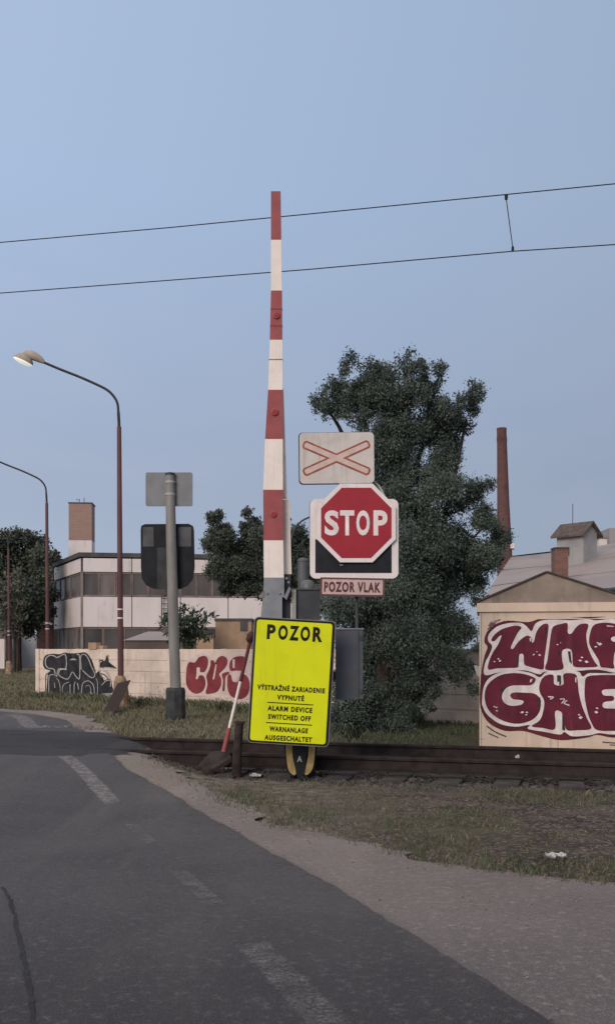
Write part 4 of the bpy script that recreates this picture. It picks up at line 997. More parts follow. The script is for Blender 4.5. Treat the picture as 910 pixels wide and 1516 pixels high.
pts = [(206.5, 783), (207.5, 777), (213, 774.5), (278, 774), (284, 777), (285.5, 783), (286.5, 840), (284, 856), (276, 866), (266, 871), (226, 871), (215, 866), (208.5, 856), (207, 840)]
mb = MB(); mb.prism([((a - CX) * s2, CAMZ + (H - b) * s2) for a, b in pts], (0, YP + .22, 0), U, V_, n0, .08, black_plastic); bb = mb.build('light_board', sp)
for l, r, a, b in ((210, 226, 779, 808), (262, 282, 779, 808)):
    mb = MB(); q0, q1 = P(l, b, YP), P(r, a, YP); mb.box(((q0.x + q1.x) / 2, YP + .137, (q0.z + q1.z) / 2), (q1.x - q0.x, .01, q1.z - q0.z), smoke_grey); mb.build('backing_panel', bb, sp)
q0, q1 = P(232, 872, YP), P(263, 810, YP)
mb = MB(); mb.box(((q0.x + q1.x) / 2, YP + .10, (q0.z + q1.z) / 2), (q1.x - q0.x, .07, q1.z - q0.z), M('housing_grey', (.045, .045, .048), .5, .3, 4)); mb.build('lamp_housing', bb, sp)

# ------------------------------------------------------------------ street lamps
YL = 23.0; s3 = YL / F
lx = P(178, 0, YL).x
lens = bpy.data.materials.new('lit_lamp_lens'); lens.use_nodes = True
lb_ = lens.node_tree.nodes['Principled BSDF']; lb_.inputs['Base Color'].default_value = (.75, .72, .66, 1)
lb_.inputs['Emission Color'].default_value = (1, .96, .88, 1); lb_.inputs['Emission Strength'].default_value = .62
lamp = thing('street_lamp', 'nearest street lamp, rusty red pole with curved arm rising from a tan concrete foot', 'street lamp', (lx, YL, float(G(lx, YL))), 'street lamps along the bending road')
mb = MB(); mb.tube([P(179.5, 1050, YL), P(178.5, 930, YL), P(177.3, 760, YL), P(176.6, 632, YL)], [.072, .068, .060, .052], pole_red, 16); pole = mb.build('pole', lamp, smooth=True)
mb = MB()
for py in (903, 916): q = P(178, py, YL); mb.tube([q, q + Vector((0, 0, .03))], .074, white_paint, 16); mb.build('pole_band', pole, lamp); mb = MB()

ap = [(176.6, 632), (175.6, 612), (174, 597), (168, 586), (159, 577.5), (145, 570), (118, 558), (90, 547), (64, 536)]
mb = MB(); mb.tube(smoothpts([tuple(P(a, b, YL)) for a, b in ap], 5, False), [.036] * 6 + [.03] * 35, arm_dark, 12); mb.build('arm', lamp, smooth=True)
def ellipsoid(mb, c, ax, rad, mat, half=0, n=24, m=12):
    ax = [Vector(a).normalized() for a in ax]; vs = []; fs = []
    lo = 0 if half >= 0 else -90; hi = 90
    if half > 0: lo, hi = 0, 90
    elif half < 0: lo, hi = -90, 0
    else: lo, hi = -90, 90
    for j in range(m + 1):
        b = math.radians(lo + (hi - lo) * j / m)
        for i in range(n):
            a = 2 * math.pi * i / n
            vs.append(Vector(c) + ax[0] * rad[0] * math.cos(b) * math.cos(a) + ax[1] * rad[1] * math.cos(b) * math.sin(a) + ax[2] * rad[2] * math.sin(b))
    for j in range(m):
        for i in range(n): fs.append((j * n + i, j * n + (i + 1) % n, (j + 1) * n + (i + 1) % n, (j + 1) * n + i))
    mb.add(vs, fs, mat)
mb = MB()
mb.tube(smoothpts([tuple(P(66, 537, YL)), tuple(P(58, 531, YL)), tuple(P(46, 525.5, YL)), tuple(P(34, 524.5, YL))], 4, False), [.03, .045, .06, .075, .085, .095, .10, .105, .105, .10, .09, .07, .03], lamp_shell, 14)
dirv = Vector((P(48, 541, YL) - P(20, 529, YL))).normalized(); side = Vector((0, 1, 0)); upv = side.cross(dirv) * -1
if upv.z < 0: upv = -upv
cen = P(34.5, 534.5, YL)
ellipsoid(mb, cen, (dirv, side, upv), (.245, .19, .16), lamp_shell, 1)
hd = mb.build('luminaire', lamp, smooth=True)
mb = MB(); ellipsoid(mb, cen - upv * .002, (dirv, side, upv), (.235, .18, .07), lens, -1); mb.build('lens', hd, lamp, smooth=True)
mb = MB(); zz = float(G(lx, YL))
mb.tube([(lx + .02, YL, -.05), (lx + .02, YL, .35), (lx + .01, YL, .62), (lx, YL, .74), (lx, YL, .76)], [.20, .185, .155, .11, .08], concrete_tan, 12); mb.build('concrete_foot', lamp)
for px, Y, lab in ((70.5, 35.0, 'middle street lamp whose pole rises behind the left end of the concrete fence'), (13.5, 51.0, 'farthest street lamp, thin pole in front of the trees at the left edge')):
    o = copy_tree(lamp); o.location = (P(px, 0, Y).x, Y, 0); o['label'] = lab
# plank and pale tub at the lamp foot
YQ = 22.5
q0, q1 = P(159, 1063, 19.9), P(184, 1009, 22.70)
d = (q1 - q0).normalized(); nv = Vector((0, -1, 0)); sdv = d.cross(nv).normalized(); R = Matrix((sdv, nv, d)).transposed()
mb = MB(); mb.box((q0 + q1) / 2, (.32, .05, (q1 - q0).length), wood_brown, rot=R)
tag(mb.build('plank', origin=q0), 'dark brown board leaning aslant against the concrete foot of the nearest lamp', 'board')
q = P(173, 1060, 20.0); mb = MB(); mb.box((q.x, 20.0, .06), (.12, .08, .13), wood_brown, .3, taper=.8); tag(mb.build('wood_block', origin=(q.x, 20.0, 0)), 'small dark wooden block in the grass under the leaning board', 'block')

# ------------------------------------------------------------------ factory behind the fence
FC = np.array((-12.6, 55.0)); dl = np.array((-3.3, 7.0)); dr_ = np.array((13.4, 2.2))
ZR = 6.7
def zf(py, Y=55.0): return CAMZ + (H - py) / F * Y
fac = thing('factory_building', 'low flat-roofed factory with white cladding bands and dark window strips', 'building', (FC[0], FC[1], 0))
corners = [FC, FC + dr_, FC + dr_ + dl, FC + dl]
def slab(name, z0, z1, out, mat, parent=fac):
    cc_ = sum(corners) / 4
    vs = []
    for z in (z0, z1):
        for q in corners:
            dv = q - cc_; q2 = q + dv / np.linalg.norm(dv) * out; vs.append((q2[0], q2[1], z))
    mb = MB(); mb.add(vs, [(3, 2, 1, 0), (4, 5, 6, 7), (0, 1, 5, 4), (1, 2, 6, 5), (2, 3, 7, 6), (3, 0, 4, 7)], mat); return mb.build(name, parent, fac)
z_top, z_a0, z_a1, z_b0, z_b1 = zf(818), zf(826.5), zf(846.5), zf(883.5), zf(928)
slab('wall', -.1, z_a0, 0, fac_wall)
slab('roof', zf(824.5), z_top, .25, fac_dark)
def facade(p, d, n, za, zb, ncl, parent):
    L = float(np.linalg.norm(d)); dd_ = d / L; nn_ = np.array((dd_[1], -dd_[0])); ang = math.atan2(dd_[1], dd_[0])
    if np.dot(nn_, p - sum(corners) / 4) < 0: nn_ = -nn_
    return L, dd_, nn_, ang
def band(d, z0, z1, npan, t=.12):
    L, dd_, nn_, ang = facade(FC, d, 0, 0, 0, 0, None)
    w_ = L / npan
    mb = MB()
    for i in range(npan):
        c_ = FC + dd_ * w_ * (i + .5) + nn_ * t / 2
        mb.box((c_[0], c_[1], (z0 + z1) / 2), (w_ - .05, t, z1 - z0), fac_white, ang)
        mb.box((c_[0] - nn_[0] * .01, c_[1] - nn_[1] * .01, (z0 + z1) / 2), (w_ + .0, t - .03, z1 - z0 - .004), fac_dark, ang)
    mb.build('cladding_band', fac)
def windows(d, z0, z1, npan, mull):
    L, dd_, nn_, ang = facade(FC, d, 0, 0, 0, 0, None); w_ = L / npan
    for i in range(npan):
        c_ = FC + dd_ * w_ * (i + .5)
        mb = MB(); t = .06
        for sx in (-.5, .5): q = c_ + dd_ * (w_ - .08) * sx + nn_ * t / 2; mb.box((q[0], q[1], (z0 + z1) / 2), (mull, t, z1 - z0), fac_mull, ang)
        for zz_ in (z0 + .04, z1 - .04): q = c_ + nn_ * (t / 2 - .004); mb.box((q[0], q[1], zz_), (w_ - .09, t, .07), fac_mull, ang)
        wd = mb.build('window', fac)
        mb = MB(); q = c_ + nn_ * .012; mb.box((q[0], q[1], (z0 + z1) / 2), (w_ - .1, .02, z1 - z0 - .08), random.choice([fac_glass, fac_glass, fac_glass2]), ang); mb.build('pane', wd, fac)
band(dr_, z_a1, z_a0, 5); band(dl, z_a1, z_a0, 2)
band(dr_, z_b1, z_b0, 5); band(dl, z_b1, z_b0, 2)
windows(dr_, z_b0 + .03, z_a1 - .03, 15, .05); windows(dl, z_b0 + .03, z_a1 - .03, 5, .16)
windows(dr_, zf(962), z_b1 - .03, 12, .05); windows(dl, zf(962), z_b1 - .03, 6, .16)
# corner post, ladder, downpipe
mb = MB(); mb.box((FC[0] - .02, FC[1] - .05, z_a1 / 2), (.14, .14, z_a1), fac_mull); mb.build('corner_post', fac)
L, dd_, nn_, ang = facade(FC, dr_, 0, 0, 0, 0, None)
mb = MB(); kx = (244 - CX) / F
tq = np.linalg.solve(np.array([[dd_[0] - kx * dd_[1]]]), np.array([kx * (FC[1] + nn_[1] * .3) - (FC[0] + nn_[0] * .3)]))[0]
c_ = FC + nn_ * .3 + dd_ * tq
for sx in (-.17, .17): q = c_ + dd_ * sx; mb.box((q[0], q[1], (zf(926) + zf(868)) / 2), (.06, .05, zf(868) - zf(926)), fac_dark, ang)
for k in range(8): mb.box((c_[0], c_[1], zf(924) + k * (zf(870) - zf(924)) / 7), (.34, .04, .05), fac_dark, ang)
mb.build('ladder', fac)
q = FC + dl * .85 + dr_ * .1
sw = 1.40
mb = MB(); mb.box((q[0], q[1], (z_top + 7.35) / 2), (sw - .0, sw, 7.35 - z_top + .05), fac_white, .08); 
z_s1 = CAMZ + (H - 803) / F * q[1]; z_s2 = CAMZ + (H - 748.5) / F * q[1]
mb = MB(); mb.box((q[0], q[1], (z_top + z_s1) / 2), (sw, sw, z_s1 - z_top + .1), fac_white, .08); mb.build('stack_base', fac)
mb = MB(); mb.box((q[0], q[1], (z_s1 + z_s2) / 2 + .05), (sw, sw, z_s2 - z_s1), brick_far, .08)
mb.box((q[0], q[1], z_s2 + .07), (sw + .08, sw + .08, .06), fac_dark, .08); stk = mb.build('brick_stack', fac)
mb = MB()
for ox, hh in ((-.16, .42), (.14, .50)): mb.tube([(q[0] + ox, q[1], z_s2), (q[0] + ox, q[1], z_s2 + hh)], .022, fac_dark, 6)
mb.box((q[0] - .26, q[1], z_s2 + .36), (.22, .03, .03), fac_dark); mb.build('antenna', stk, fac)
# skylight ridge behind
mb = MB(); a = FC + dl * .6 - np.array((.2, 0)); vs = []
c0 = FC + dl * .95
mb.add([(c0[0] - .1, c0[1], z_top), (c0[0] + 5, c0[1] + .5, z_top), (c0[0] + 4.2, c0[1] + 1.5, z_top + .62), (c0[0] + 1.6, c0[1] + 1.4, z_top + .55), (c0[0], c0[1] + 3, z_top), (c0[0] + 5, c0[1] + 3.2, z_top)],
       [(0, 1, 2, 3), (1, 5, 2), (0, 3, 4), (4, 3, 2, 5)], tin_roof); mb.build('rear_roof', fac)

# small buildings between fence and factory
mb = MB()
def hut_box(name, px0, px1, pyt, Y, dep, mat, label, cat, roofmat, rise=0, over=.08, chimneyless=True, door=False):
    x0, x1 = P(px0, 0, Y).x, P(px1, 0, Y).x; z1 = P(0, pyt, Y).z
    r = thing(name, label, cat, ((x0 + x1) / 2, Y, 0))
    mb = MB(); mb.box(((x0 + x1) / 2, Y + dep / 2, z1 / 2 - .05), (x1 - x0, dep, z1 + .1), mat); mb.build('wall', r)
    mb = MB(); o = over
    if rise:
        xm = (x0 + x1) / 2
        vs = [(x0 - o, Y - o, z1), (x1 + o, Y - o, z1), (x1 + o, Y + dep + o, z1), (x0 - o, Y + dep + o, z1), (x0 + (x1 - x0) * .35, Y + dep / 2, z1 + rise), (x0 + (x1 - x0) * .65, Y + dep / 2, z1 + rise)]
        mb.add(vs, [(0, 1, 5, 4), (1, 2, 5), (2, 3, 4, 5), (3, 0, 4), (3, 2, 1, 0)], roofmat)
    else: mb.box(((x0 + x1) / 2, Y + dep / 2, z1 + .03), (x1 - x0 + 2 * o, dep + 2 * o, .07), roofmat)
    mb.build('roof', r); return r
hut_box('shed', 186, 252, 948, 36, 3, fac_wall, 'low shed with a shallow grey roof just above the fence left of the grey post', 'shed', tin_roof, .35)
hb = hut_box('plaster_hut', 319, 372, 919, 27, 2, tan_plaster, 'small tan plastered hut standing behind the fence over the red graffiti', 'hut', fac_dark, 0, .03)
mb = MB(); q = P(361, 926, 27); mb.box((q.x, 27.0, q.z), (.2, .05, .3), fac_glass); mb.build('window', hb)
hut_box('brick_shed', 291, 316, 943, 30, 2, tan_plaster, 'tiny brown flat-roofed shed beside the shrub, left of the tan hut', 'shed', tile_roof, 0, .03)
# pale block standing on the fence top
q = fpix(140, 958, -.03); mb = MB(); mb.box((q.x, q.y + .02, 1.47), (.34, .16, .17), tan_plaster, fang); mb.box((q.x + .25, q.y - .1, 1.43), (.18, .14, .09), tan_plaster, fang)
tag(mb.build('concrete_block', origin=(q.x, q.y, 1.38)), 'rough tan concrete block on the fence top above the black graffiti', 'block')
# far left: pale wall and dark brick annex
x0, x1 = P(27, 0, 72).x, P(54, 0, 72).x; mb = MB(); mb.box(((x0 + x1) / 2, 72, 1.15), (x1 - x0, .3, 2.4), pale_wall); mb.box(((x0 + x1) / 2, 72, 2.38), (x1 - x0 + .1, .4, .08), plaster)
tag(mb.build('garden_wall', origin=((x0 + x1) / 2, 72, 0)), 'pale bluish wall far back under the trees at the left', 'wall')
hut_box('brick_annex', 55, 84, 926, 63, 5, brickmat('deep_brown_brick', (.085, .045, .038), (.07, .04, .034), (.10, .07, .06), .5, .2), 'dark brown brick building behind the middle lamp, left of the factory', 'building', fac_dark)
hut_box('white_house', -22, 7, 945, 68, 5, fac_white, 'small pale house at the far left edge behind the trees', 'house', tile_roof, 1.2)

# ------------------------------------------------------------------ right background: tin-roofed hall, chimney, white block
hall = thing('tin_roofed_hall', 'long hall with a grey metal roof behind the graffitied hut', 'building', (9, 30, 0))
E0, E1, R0, R1 = P(708, 900, 29.5), P(925, 868, 23.5), P(756, 823, 37.5), P(925, 803.5, 33.0)
bk0, bk1 = R0 + (R0 - E0) * .9, R1 + (R1 - E1) * .9; bk0.z = E0.z; bk1.z = E1.z
mb = MB(); nseg = 14
def quadgrid(a, b, c_, d_):
    vs = []; fs = []
    for j in range(nseg + 1):
        for i in range(nseg + 1):
            s_, t_ = i / nseg, j / nseg
            p = (a * (1 - s_) + b * s_) * (1 - t_) + (d_ * (1 - s_) + c_ * s_) * t_
            p = p + Vector((0, 0, .05 * math.sin(s_ * 3.0 + t_ * 4))); vs.append(p)
    for j in range(nseg):
        for i in range(nseg): fs.append((j * (nseg + 1) + i, j * (nseg + 1) + i + 1, (j + 1) * (nseg + 1) + i + 1, (j + 1) * (nseg + 1) + i))
    return vs, fs
vs, fs = quadgrid(E0, E1, R1, R0); mb.add(vs, fs, tin_roof); mb.add([Vector(p) - Vector((0, 0, .08)) for p in vs], [f[::-1] for f in fs], fac_dark)
mb.add([R0, R1, bk1, bk0], [(0, 1, 2, 3)], tin_roof)
# lapped sheet seams running across the roof
for t_ in (.33, .66):
    a = E0 * (1 - t_) + R0 * t_; b = E1 * (1 - t_) + R1 * t_
    pts = [a * (1 - k / 10) + b * k / 10 + Vector((0, 0, .055 * math.sin(k / 10 * 3 + t_ * 4) + .012)) for k in range(11)]
    mb.tube(pts, .014, tin_roof, 6)
mb.build('roof', hall)
mb = MB(); ins = lambda p: Vector((p.x, p.y + .25, 0))
w0, w1 = ins(E0) + Vector((.3, 0, 0)), ins(E1)
mb.add([w0, w1, w1 + Vector((0, 0, E1.z - .1)), w0 + Vector((0, 0, E0.z - .1)), Vector((bk0.x, bk0.y, 0)), Vector((bk1.x, bk1.y, 0)), Vector((bk1.x, bk1.y, bk1.z - .1)), Vector((bk0.x, bk0.y, bk0.z - .1)), R0 - Vector((-.2, 0, .15)), R1 - Vector((0, 0, .15))],
       [(0, 1, 2, 3), (5, 4, 7, 6), (4, 0, 3, 8, 7), (1, 5, 6, 9, 2)], plaster); mb.build('wall', hall)
mb = MB(); a, b = P(880, 874.5, 24.6), P(925, 872.5, 23.3); mb.tube([a, b], .055, dark_metal, 10); mb.build('gutter', hall)
# cupola on the roof
YQ = 31.5; kq = YQ / F; ry_ = math.radians(-50)
cup = P(853, 815, YQ)
def cpt(u_, v_, z): 
    R2 = Matrix.Rotation(ry_, 3, 'Z'); q = R2 @ Vector((u_, v_, 0)); return Vector((cup.x + q.x, cup.y + q.y, z))
zb_, zw, zr = P(0, 832, YQ).z - .3, P(0, 789.5, YQ).z, P(0, 774.5, YQ).z
hw, hl = .37, .50
mb = MB()
vs = [cpt(-hl, -hw, zb_), cpt(hl, -hw, zb_), cpt(hl, hw, zb_), cpt(-hl, hw, zb_), cpt(-hl, -hw, zw), cpt(hl, -hw, zw), cpt(hl, hw, zw), cpt(-hl, hw, zw), cpt(-hl, 0, zr - .04), cpt(hl, 0, zr - .04)]
mb.add(vs, [(0, 1, 5, 4), (2, 3, 7, 6), (3, 0, 4, 8, 7), (1, 2, 6, 9, 5)], M('cupola_grey', (.33, .32, .31), .85, .1, 2)); cpo = mb.build('cupola', hall)
mb = MB(); e_ = .13
for sg_ in (-1, 1):
    a = [cpt(-hl - e_, sg_ * (hw + .16), zw - .10), cpt(hl + e_, sg_ * (hw + .16), zw - .10), cpt(hl + e_, 0, zr + .015), cpt(-hl - e_, 0, zr + .015)]
    mb.add(a + [p - Vector((0, 0, .06)) for p in a], bx8, tile_roof)
mb.build('cupola_roof', cpo, hall)
mb = MB(); q = cpt(-.0, -hw - .01, (zb_ + zw) / 2); mb.box(cpt(-.1, -hw - .01, zb_ + .62), (.16, .03, .26), fac_dark, ry_); mb.build('cupola_opening', cpo, hall)
q = P(847, 776, YQ + .1); mb = MB(); mb.tube([q - Vector((0, 0, .2)), q + Vector((0, 0, .66))], .012, fac_dark, 6); mb.build('antenna', cpo, hall)
q0, q1 = P(820.5, 860, 27), P(840.5, 812, 27)
mb = MB(); mb.box(((q0.x + q1.x) / 2, 27.2, (q0.z + q1.z) / 2 - .3), (q1.x - q0.x, .4, q1.z - q0.z + .6), brick); mb.box(((q0.x + q1.x) / 2, 27.2, q1.z + .01), (q1.x - q0.x + .03, .43, .05), M('chimney_cap', (.09, .06, .055), .9, .2, 5)); mb.build('chimney', hall)

YK = 140.0
mb = MB(); rows = []
stack = thing('factory_chimney', 'tall tapering red brick chimney rising behind the trees at the right', 'chimney', (P(747, 0, YK).x, YK, 0))
n = 28; prof = [(960, 749.8, 12.2), (826, 746.4, 11.2), (740, 744.2, 8.8), (655, 742.4, 7.2), (653, 742.3, 7.6), (648, 742.2, 7.6), (646, 742.1, 7.1), (640, 742.0, 7.1), (634, 741.9, 7.3)]
vs = []; 
for py, px, r in prof:
    c_ = P(px, py, YK); rr_ = r * YK / F
    vs += [(c_.x + rr_ * math.cos(6.28318 * k / n), YK + rr_ * math.sin(6.28318 * k / n), c_.z) for k in range(n)]
fs = [(i * n + k, i * n + (k + 1) % n, (i + 1) * n + (k + 1) % n, (i + 1) * n + k) for i in range(len(prof) - 1) for k in range(n)] + [tuple((len(prof) - 1) * n + k for k in range(n))]
mb.add(vs, fs, brick_dark); mb.build('shaft', stack, smooth=True)
mb = MB(); q = P(757.5, 808, YK - 1); mb.box((q.x, YK - .6, q.z), (.5, .8, .7), white_paint); mb.build('lamp_box', stack)
wb = thing('white_block', 'far white flat-roofed building at the right edge behind the hall roof', 'building', (P(915, 0, 85).x, 85, 0))
q0, q1 = P(886, 960, 85), P(902, 783, 85); mb = MB(); mb.box(((q0.x + q1.x) / 2, 87, q1.z / 2 - .3), (q1.x - q0.x, 4, q1.z - .9), fac_white); mb.build('wall', wb)
q2, q3 = P(903, 960, 84), P(935, 781, 84); mb = MB(); mb.box(((q2.x + q3.x) / 2, 87, q3.z / 2), (q3.x - q2.x, 5.4, q3.z), M('far_grey_wall', (.33, .30, .30), .8, .08, .5)); mb.build('stair_tower', wb)
mb = MB(); mb.box(((q0.x + q1.x) / 2, 87, q1.z - .7), (q1.x - q0.x + .3, 4.3, .2), plaster); mb.build('roof', wb)

# ------------------------------------------------------------------ trees
def foliage(name, clumps, Y, per, size, mat, parent, depth, spread=1.0, flatten=1.0, edge=.35, elong=2.0):
    ctr, rad, cnt = [], [], []
    for cpx, cpy, r in clumps:
        for rep in range(2 if r > 20 * (16 / Y) else 1):
            yy = Y + (rng.uniform(-depth, depth))
            p = P(cpx, cpy, Y); ctr.append((p.x, yy, p.z)); R_ = r * Y / F
            rad.append((R_, R_ * 1.1, R_)); cnt.append(max(30, int(per * (R_ ** 2))))
    V = []; 
    for c_, r, k in zip(ctr, rad, cnt):
        # several finer sprays per clump give the lumpy, broken outline
        ns = max(5, int(9 + 10 * r[0]))
        d = rng.normal(0, 1, (ns, 3)); d /= np.linalg.norm(d, axis=1)[:, None]
        sc_ = np.array(c_) + d * np.array(r) * rng.uniform(.45, .95, (ns, 1)) * spread
        which = rng.integers(0, ns, k)
        p = sc_[which] + rng.normal(0, 1, (k, 3)) * np.array(r) * edge
        V.append(p)
    p = np.concatenate(V); k = len(p)
    size = size * rng.choice([.6, 1.0, 1.0, 1.5], (k, 1))
    a = rng.normal(0, 1, (k, 3)); a[:, 2] += .35; a /= np.linalg.norm(a, axis=1)[:, None]
    b = rng.normal(0, 1, (k, 3)); b -= a * (a * b).sum(1)[:, None]; b /= np.linalg.norm(b, axis=1)[:, None]
    L = size * rng.uniform(.6, 1.4, (k, 1)); W = L / elong
    q = np.stack([p - b * W * .5, p + a * L * .45 - b * W * .55, p + a * L, p + a * L * .5 + b * W * .6], 1).reshape(-1, 3)
    q[:, 2] = np.maximum(q[:, 2], .01)
    i = np.arange(k * 4).reshape(-1, 4)
    me = bpy.data.meshes.new(name); me.from_pydata((q - np.array(parent.location)).tolist(), [], i.tolist()); me.materials.append(mat)
    o = bpy.data.objects.new(name, me); COL.objects.link(o); o.parent = parent; return o
def trunk(parent, stems, mat=bark):
    mb = MB()
    for pts, r0, r1 in stems:
        pts = smoothpts([tuple(p) for p in pts], 4, False); k = len(pts)
        mb.tube(pts, [r0 + (r1 - r0) * i / (k - 1) for i in range(k)], mat, 9)
    return mb.build('trunk', parent, smooth=True)

YT = 16.6
big = thing('conifer_tree', 'large dark conifer with ragged crown standing behind the STOP sign', 'tree', (P(570, 0, YT).x, YT, 0))
cl = [(694, 594, 14), (682, 614, 14), (668, 606, 14), (486, 602, 16), (500, 600, 14), (478, 616, 10), (506, 625, 12), (572, 549, 19), (548, 558, 20), (517, 556, 16), (596, 553, 17), (612, 560, 14), (634, 565, 19), (646, 556, 11), (540, 578, 22), (655, 590, 16), (500, 572, 14), (560, 572, 18), (625, 585, 16), (735, 800, 18), (738, 824, 16), (478, 594, 15), (467, 602, 10), (498, 580, 16), (488, 612, 15), (520, 585, 20), (545, 590, 22), (580, 590, 30),
      (612, 592, 22), (640, 590, 18), (585, 628, 30), (535, 628, 18), (660, 616, 22), (688, 602, 18), (705, 586, 12), (708, 600, 8), (690, 628, 14), (672, 640, 22), (635, 635, 30), (600, 665, 32), (562, 660, 26), (530, 655, 14), (560, 700, 32), (620, 705, 34), (655, 680, 26), (676, 668, 14), (648, 712, 22),
      (585, 745, 36), (640, 750, 36), (682, 738, 26), (712, 730, 16), (722, 752, 14), (712, 775, 22), (735, 800, 13), (730, 822, 18), (715, 830, 26), (680, 800, 34), (635, 810, 40), (595, 810, 40), (690, 850, 30), (645, 870, 42), (600, 880, 44), (716, 856, 14), (700, 886, 14),
      (560, 890, 36), (525, 898, 30), (496, 900, 24), (476, 892, 16), (540, 950, 42), (600, 945, 44), (650, 935, 40), (688, 930, 22), (700, 960, 10), (690, 990, 14), (662, 985, 26), (612, 1000, 30), (560, 1005, 42), (522, 1020, 36), (545, 1056, 34), (580, 1050, 24), (515, 1070, 24), (636, 1030, 17), (640, 1050, 9), (690, 1020, 12), (565, 1078, 18), (600, 985, 30), (640, 1008, 16), (510, 1045, 26), (535, 1070, 24), (570, 1062, 26), (598, 1045, 24), (550, 1035, 30), (590, 1070, 16), (505, 1080, 14), (615, 1025, 20), (575, 1040, 26)]
trunk(big, [([P(570, 1090, YT), P(568, 960, YT), P(580, 800, YT), P(578, 640, YT), P(576, 560, YT)], .17, .03), ([P(578, 1000, YT), P(610, 900, YT), P(655, 780, YT), P(690, 620, YT)], .10, .02),
            ([P(572, 900, YT), P(540, 760, YT), P(510, 650, YT), P(480, 600, YT)], .08, .015), ([P(590, 760, YT), P(625, 660, YT), P(637, 575, YT)], .06, .012), ([P(585, 900, YT + .2), P(650, 850, YT + .2), P(715, 780, YT + .2)], .06, .012),
            ([P(575, 740, YT), P(545, 640, YT), P(520, 570, YT)], .05, .01)])
foliage('crown', cl, YT, 30000, .036, leaf_big, big, .75, 1.0, 1, .24, 2.2)
t = thing('broad_tree', 'dark green tree with two rounded tops behind the raised barrier', 'tree', (P(408, 0, 33).x, 33, 0))
cl = [(323, 757, 7), (321, 770, 11), (317, 786, 13), (330, 784, 12), (340, 798, 11), (368, 766, 9), (376, 777, 11), (366, 784, 11), (314, 808, 13), (335, 818, 22), (365, 812, 22), (322, 842, 17), (348, 850, 22), (378, 848, 22), (336, 868, 13), (365, 872, 13), (400, 800, 26), (425, 830, 26), (446, 818, 20), (440, 792, 16), (455, 850, 20), (410, 862, 26), (385, 880, 9), (440, 870, 18), (470, 835, 16)]
trunk(t, [([P(408, 1003, 33), P(407, 900, 33), P(400, 800, 33)], .22, .06), ([P(407, 900, 33), P(370, 850, 33), P(335, 790, 33)], .10, .03), ([P(407, 890, 33), P(440, 830, 33)], .08, .03)])
foliage('crown', cl, 33, 9500, .078, leaf_mid, t, 1.0, .95, 1, .25, 2.2)
t = thing('leafy_tree', 'tall dark broad-crowned tree far back at the left edge', 'tree', (P(26, 0, 58).x, 58, 0))
cl = [(5, 806, 15), (22, 800, 14), (38, 797, 10), (48, 797, 7), (50, 806, 14), (62, 822, 11), (10, 835, 26), (40, 835, 24), (62, 850, 14), (20, 870, 28), (52, 878, 22), (68, 880, 10), (20, 905, 26), (50, 908, 20), (66, 908, 9), (30, 925, 16), (-8, 830, 24), (-8, 880, 26)]
trunk(t, [([P(26, 1000, 58), P(27, 920, 58), P(28, 830, 58)], .28, .06), ([P(27, 930, 58), P(50, 870, 58)], .12, .04), ([P(27, 925, 58), P(5, 860, 58)], .12, .04)])
foliage('crown', cl, 58, 3600, .13, leaf_far, t, 1.6, 1.0, 1, .30, 1.7)
t = thing('narrow_tree', 'slim dark tree between the middle lamp and the factory corner', 'tree', (P(80, 0, 66).x, 66, 0))
cl = [(81, 820, 5), (80, 832, 7), (79, 848, 9), (80, 868, 10), (80, 890, 10), (79, 912, 9)]
trunk(t, [([P(80, 992, 66), P(80, 900, 66), P(80, 830, 66)], .16, .04)])
foliage('crown', cl, 66, 900, .26, leaf_far, t, .5, 1.0, 1, .32, 1.8)
t = thing('thin_tree', 'thin grey-green tree with several bare stems at the far left', 'tree', (P(16, 0, 54).x, 54, 0))
cl = [(18, 856, 10), (8, 875, 14), (26, 872, 11), (16, 895, 14), (32, 892, 8), (4, 905, 14), (20, 918, 12), (10, 932, 10), (30, 915, 7), (24, 940, 6)]
trunk(t, [([P(10, 1004, 54), P(12, 930, 54), P(16, 870, 54)], .10, .03), ([P(22, 1003, 54), P(22, 940, 54), P(26, 880, 54)], .09, .03), ([P(16, 1003, 54), P(17, 950, 54), P(6, 890, 54)], .08, .03), ([P(27, 1003, 54), P(27, 955, 54), P(31, 900, 54)], .06, .03)])
foliage('crown', cl, 54, 420, .19, leaf_light, t, .7, 1.0, 1, .34, 2.2)
t = thing('juniper_shrub', 'low spreading juniper rising above the fence right of the grey post', 'shrub', (P(276, 0, 26).x, 26, 0))
cl = [(262, 904, 9), (274, 899, 7), (288, 912, 11), (304, 915, 8), (314, 911, 4), (250, 917, 9), (238, 923, 5), (268, 925, 14), (292, 930, 12), (278, 942, 14), (258, 938, 10), (300, 940, 9), (280, 956, 10)]
trunk(t, [([P(277, 1030, 26), P(277, 960, 26), P(272, 915, 26)], .06, .015), ([P(277, 965, 26), P(300, 925, 26)], .035, .012), ([P(277, 960, 26), P(250, 922, 26)], .035, .012)])
foliage('crown', cl, 26, 3200, .12, leaf_shrub, t, .35, 1.0, 1, .30, 3.2)
# bushes peeping over the fence under the tree
t = thing('hedge_bush', 'pale sunlit bush behind the fence between conifer and graffitied hut', 'bush', (P(650, 0, 21).x, 21, 0))
trunk(t, [([P(650, 1056, 21), P(648, 1000, 21)], .03, .01)])
foliage('crown', [(600, 1030, 18), (640, 1020, 22), (675, 1022, 22), (700, 1030, 16), (620, 1040, 18), (660, 1040, 20)], 21, 2200, .08, leaf_hedge, t, .2, 1.0, 1, .3, 1.7)

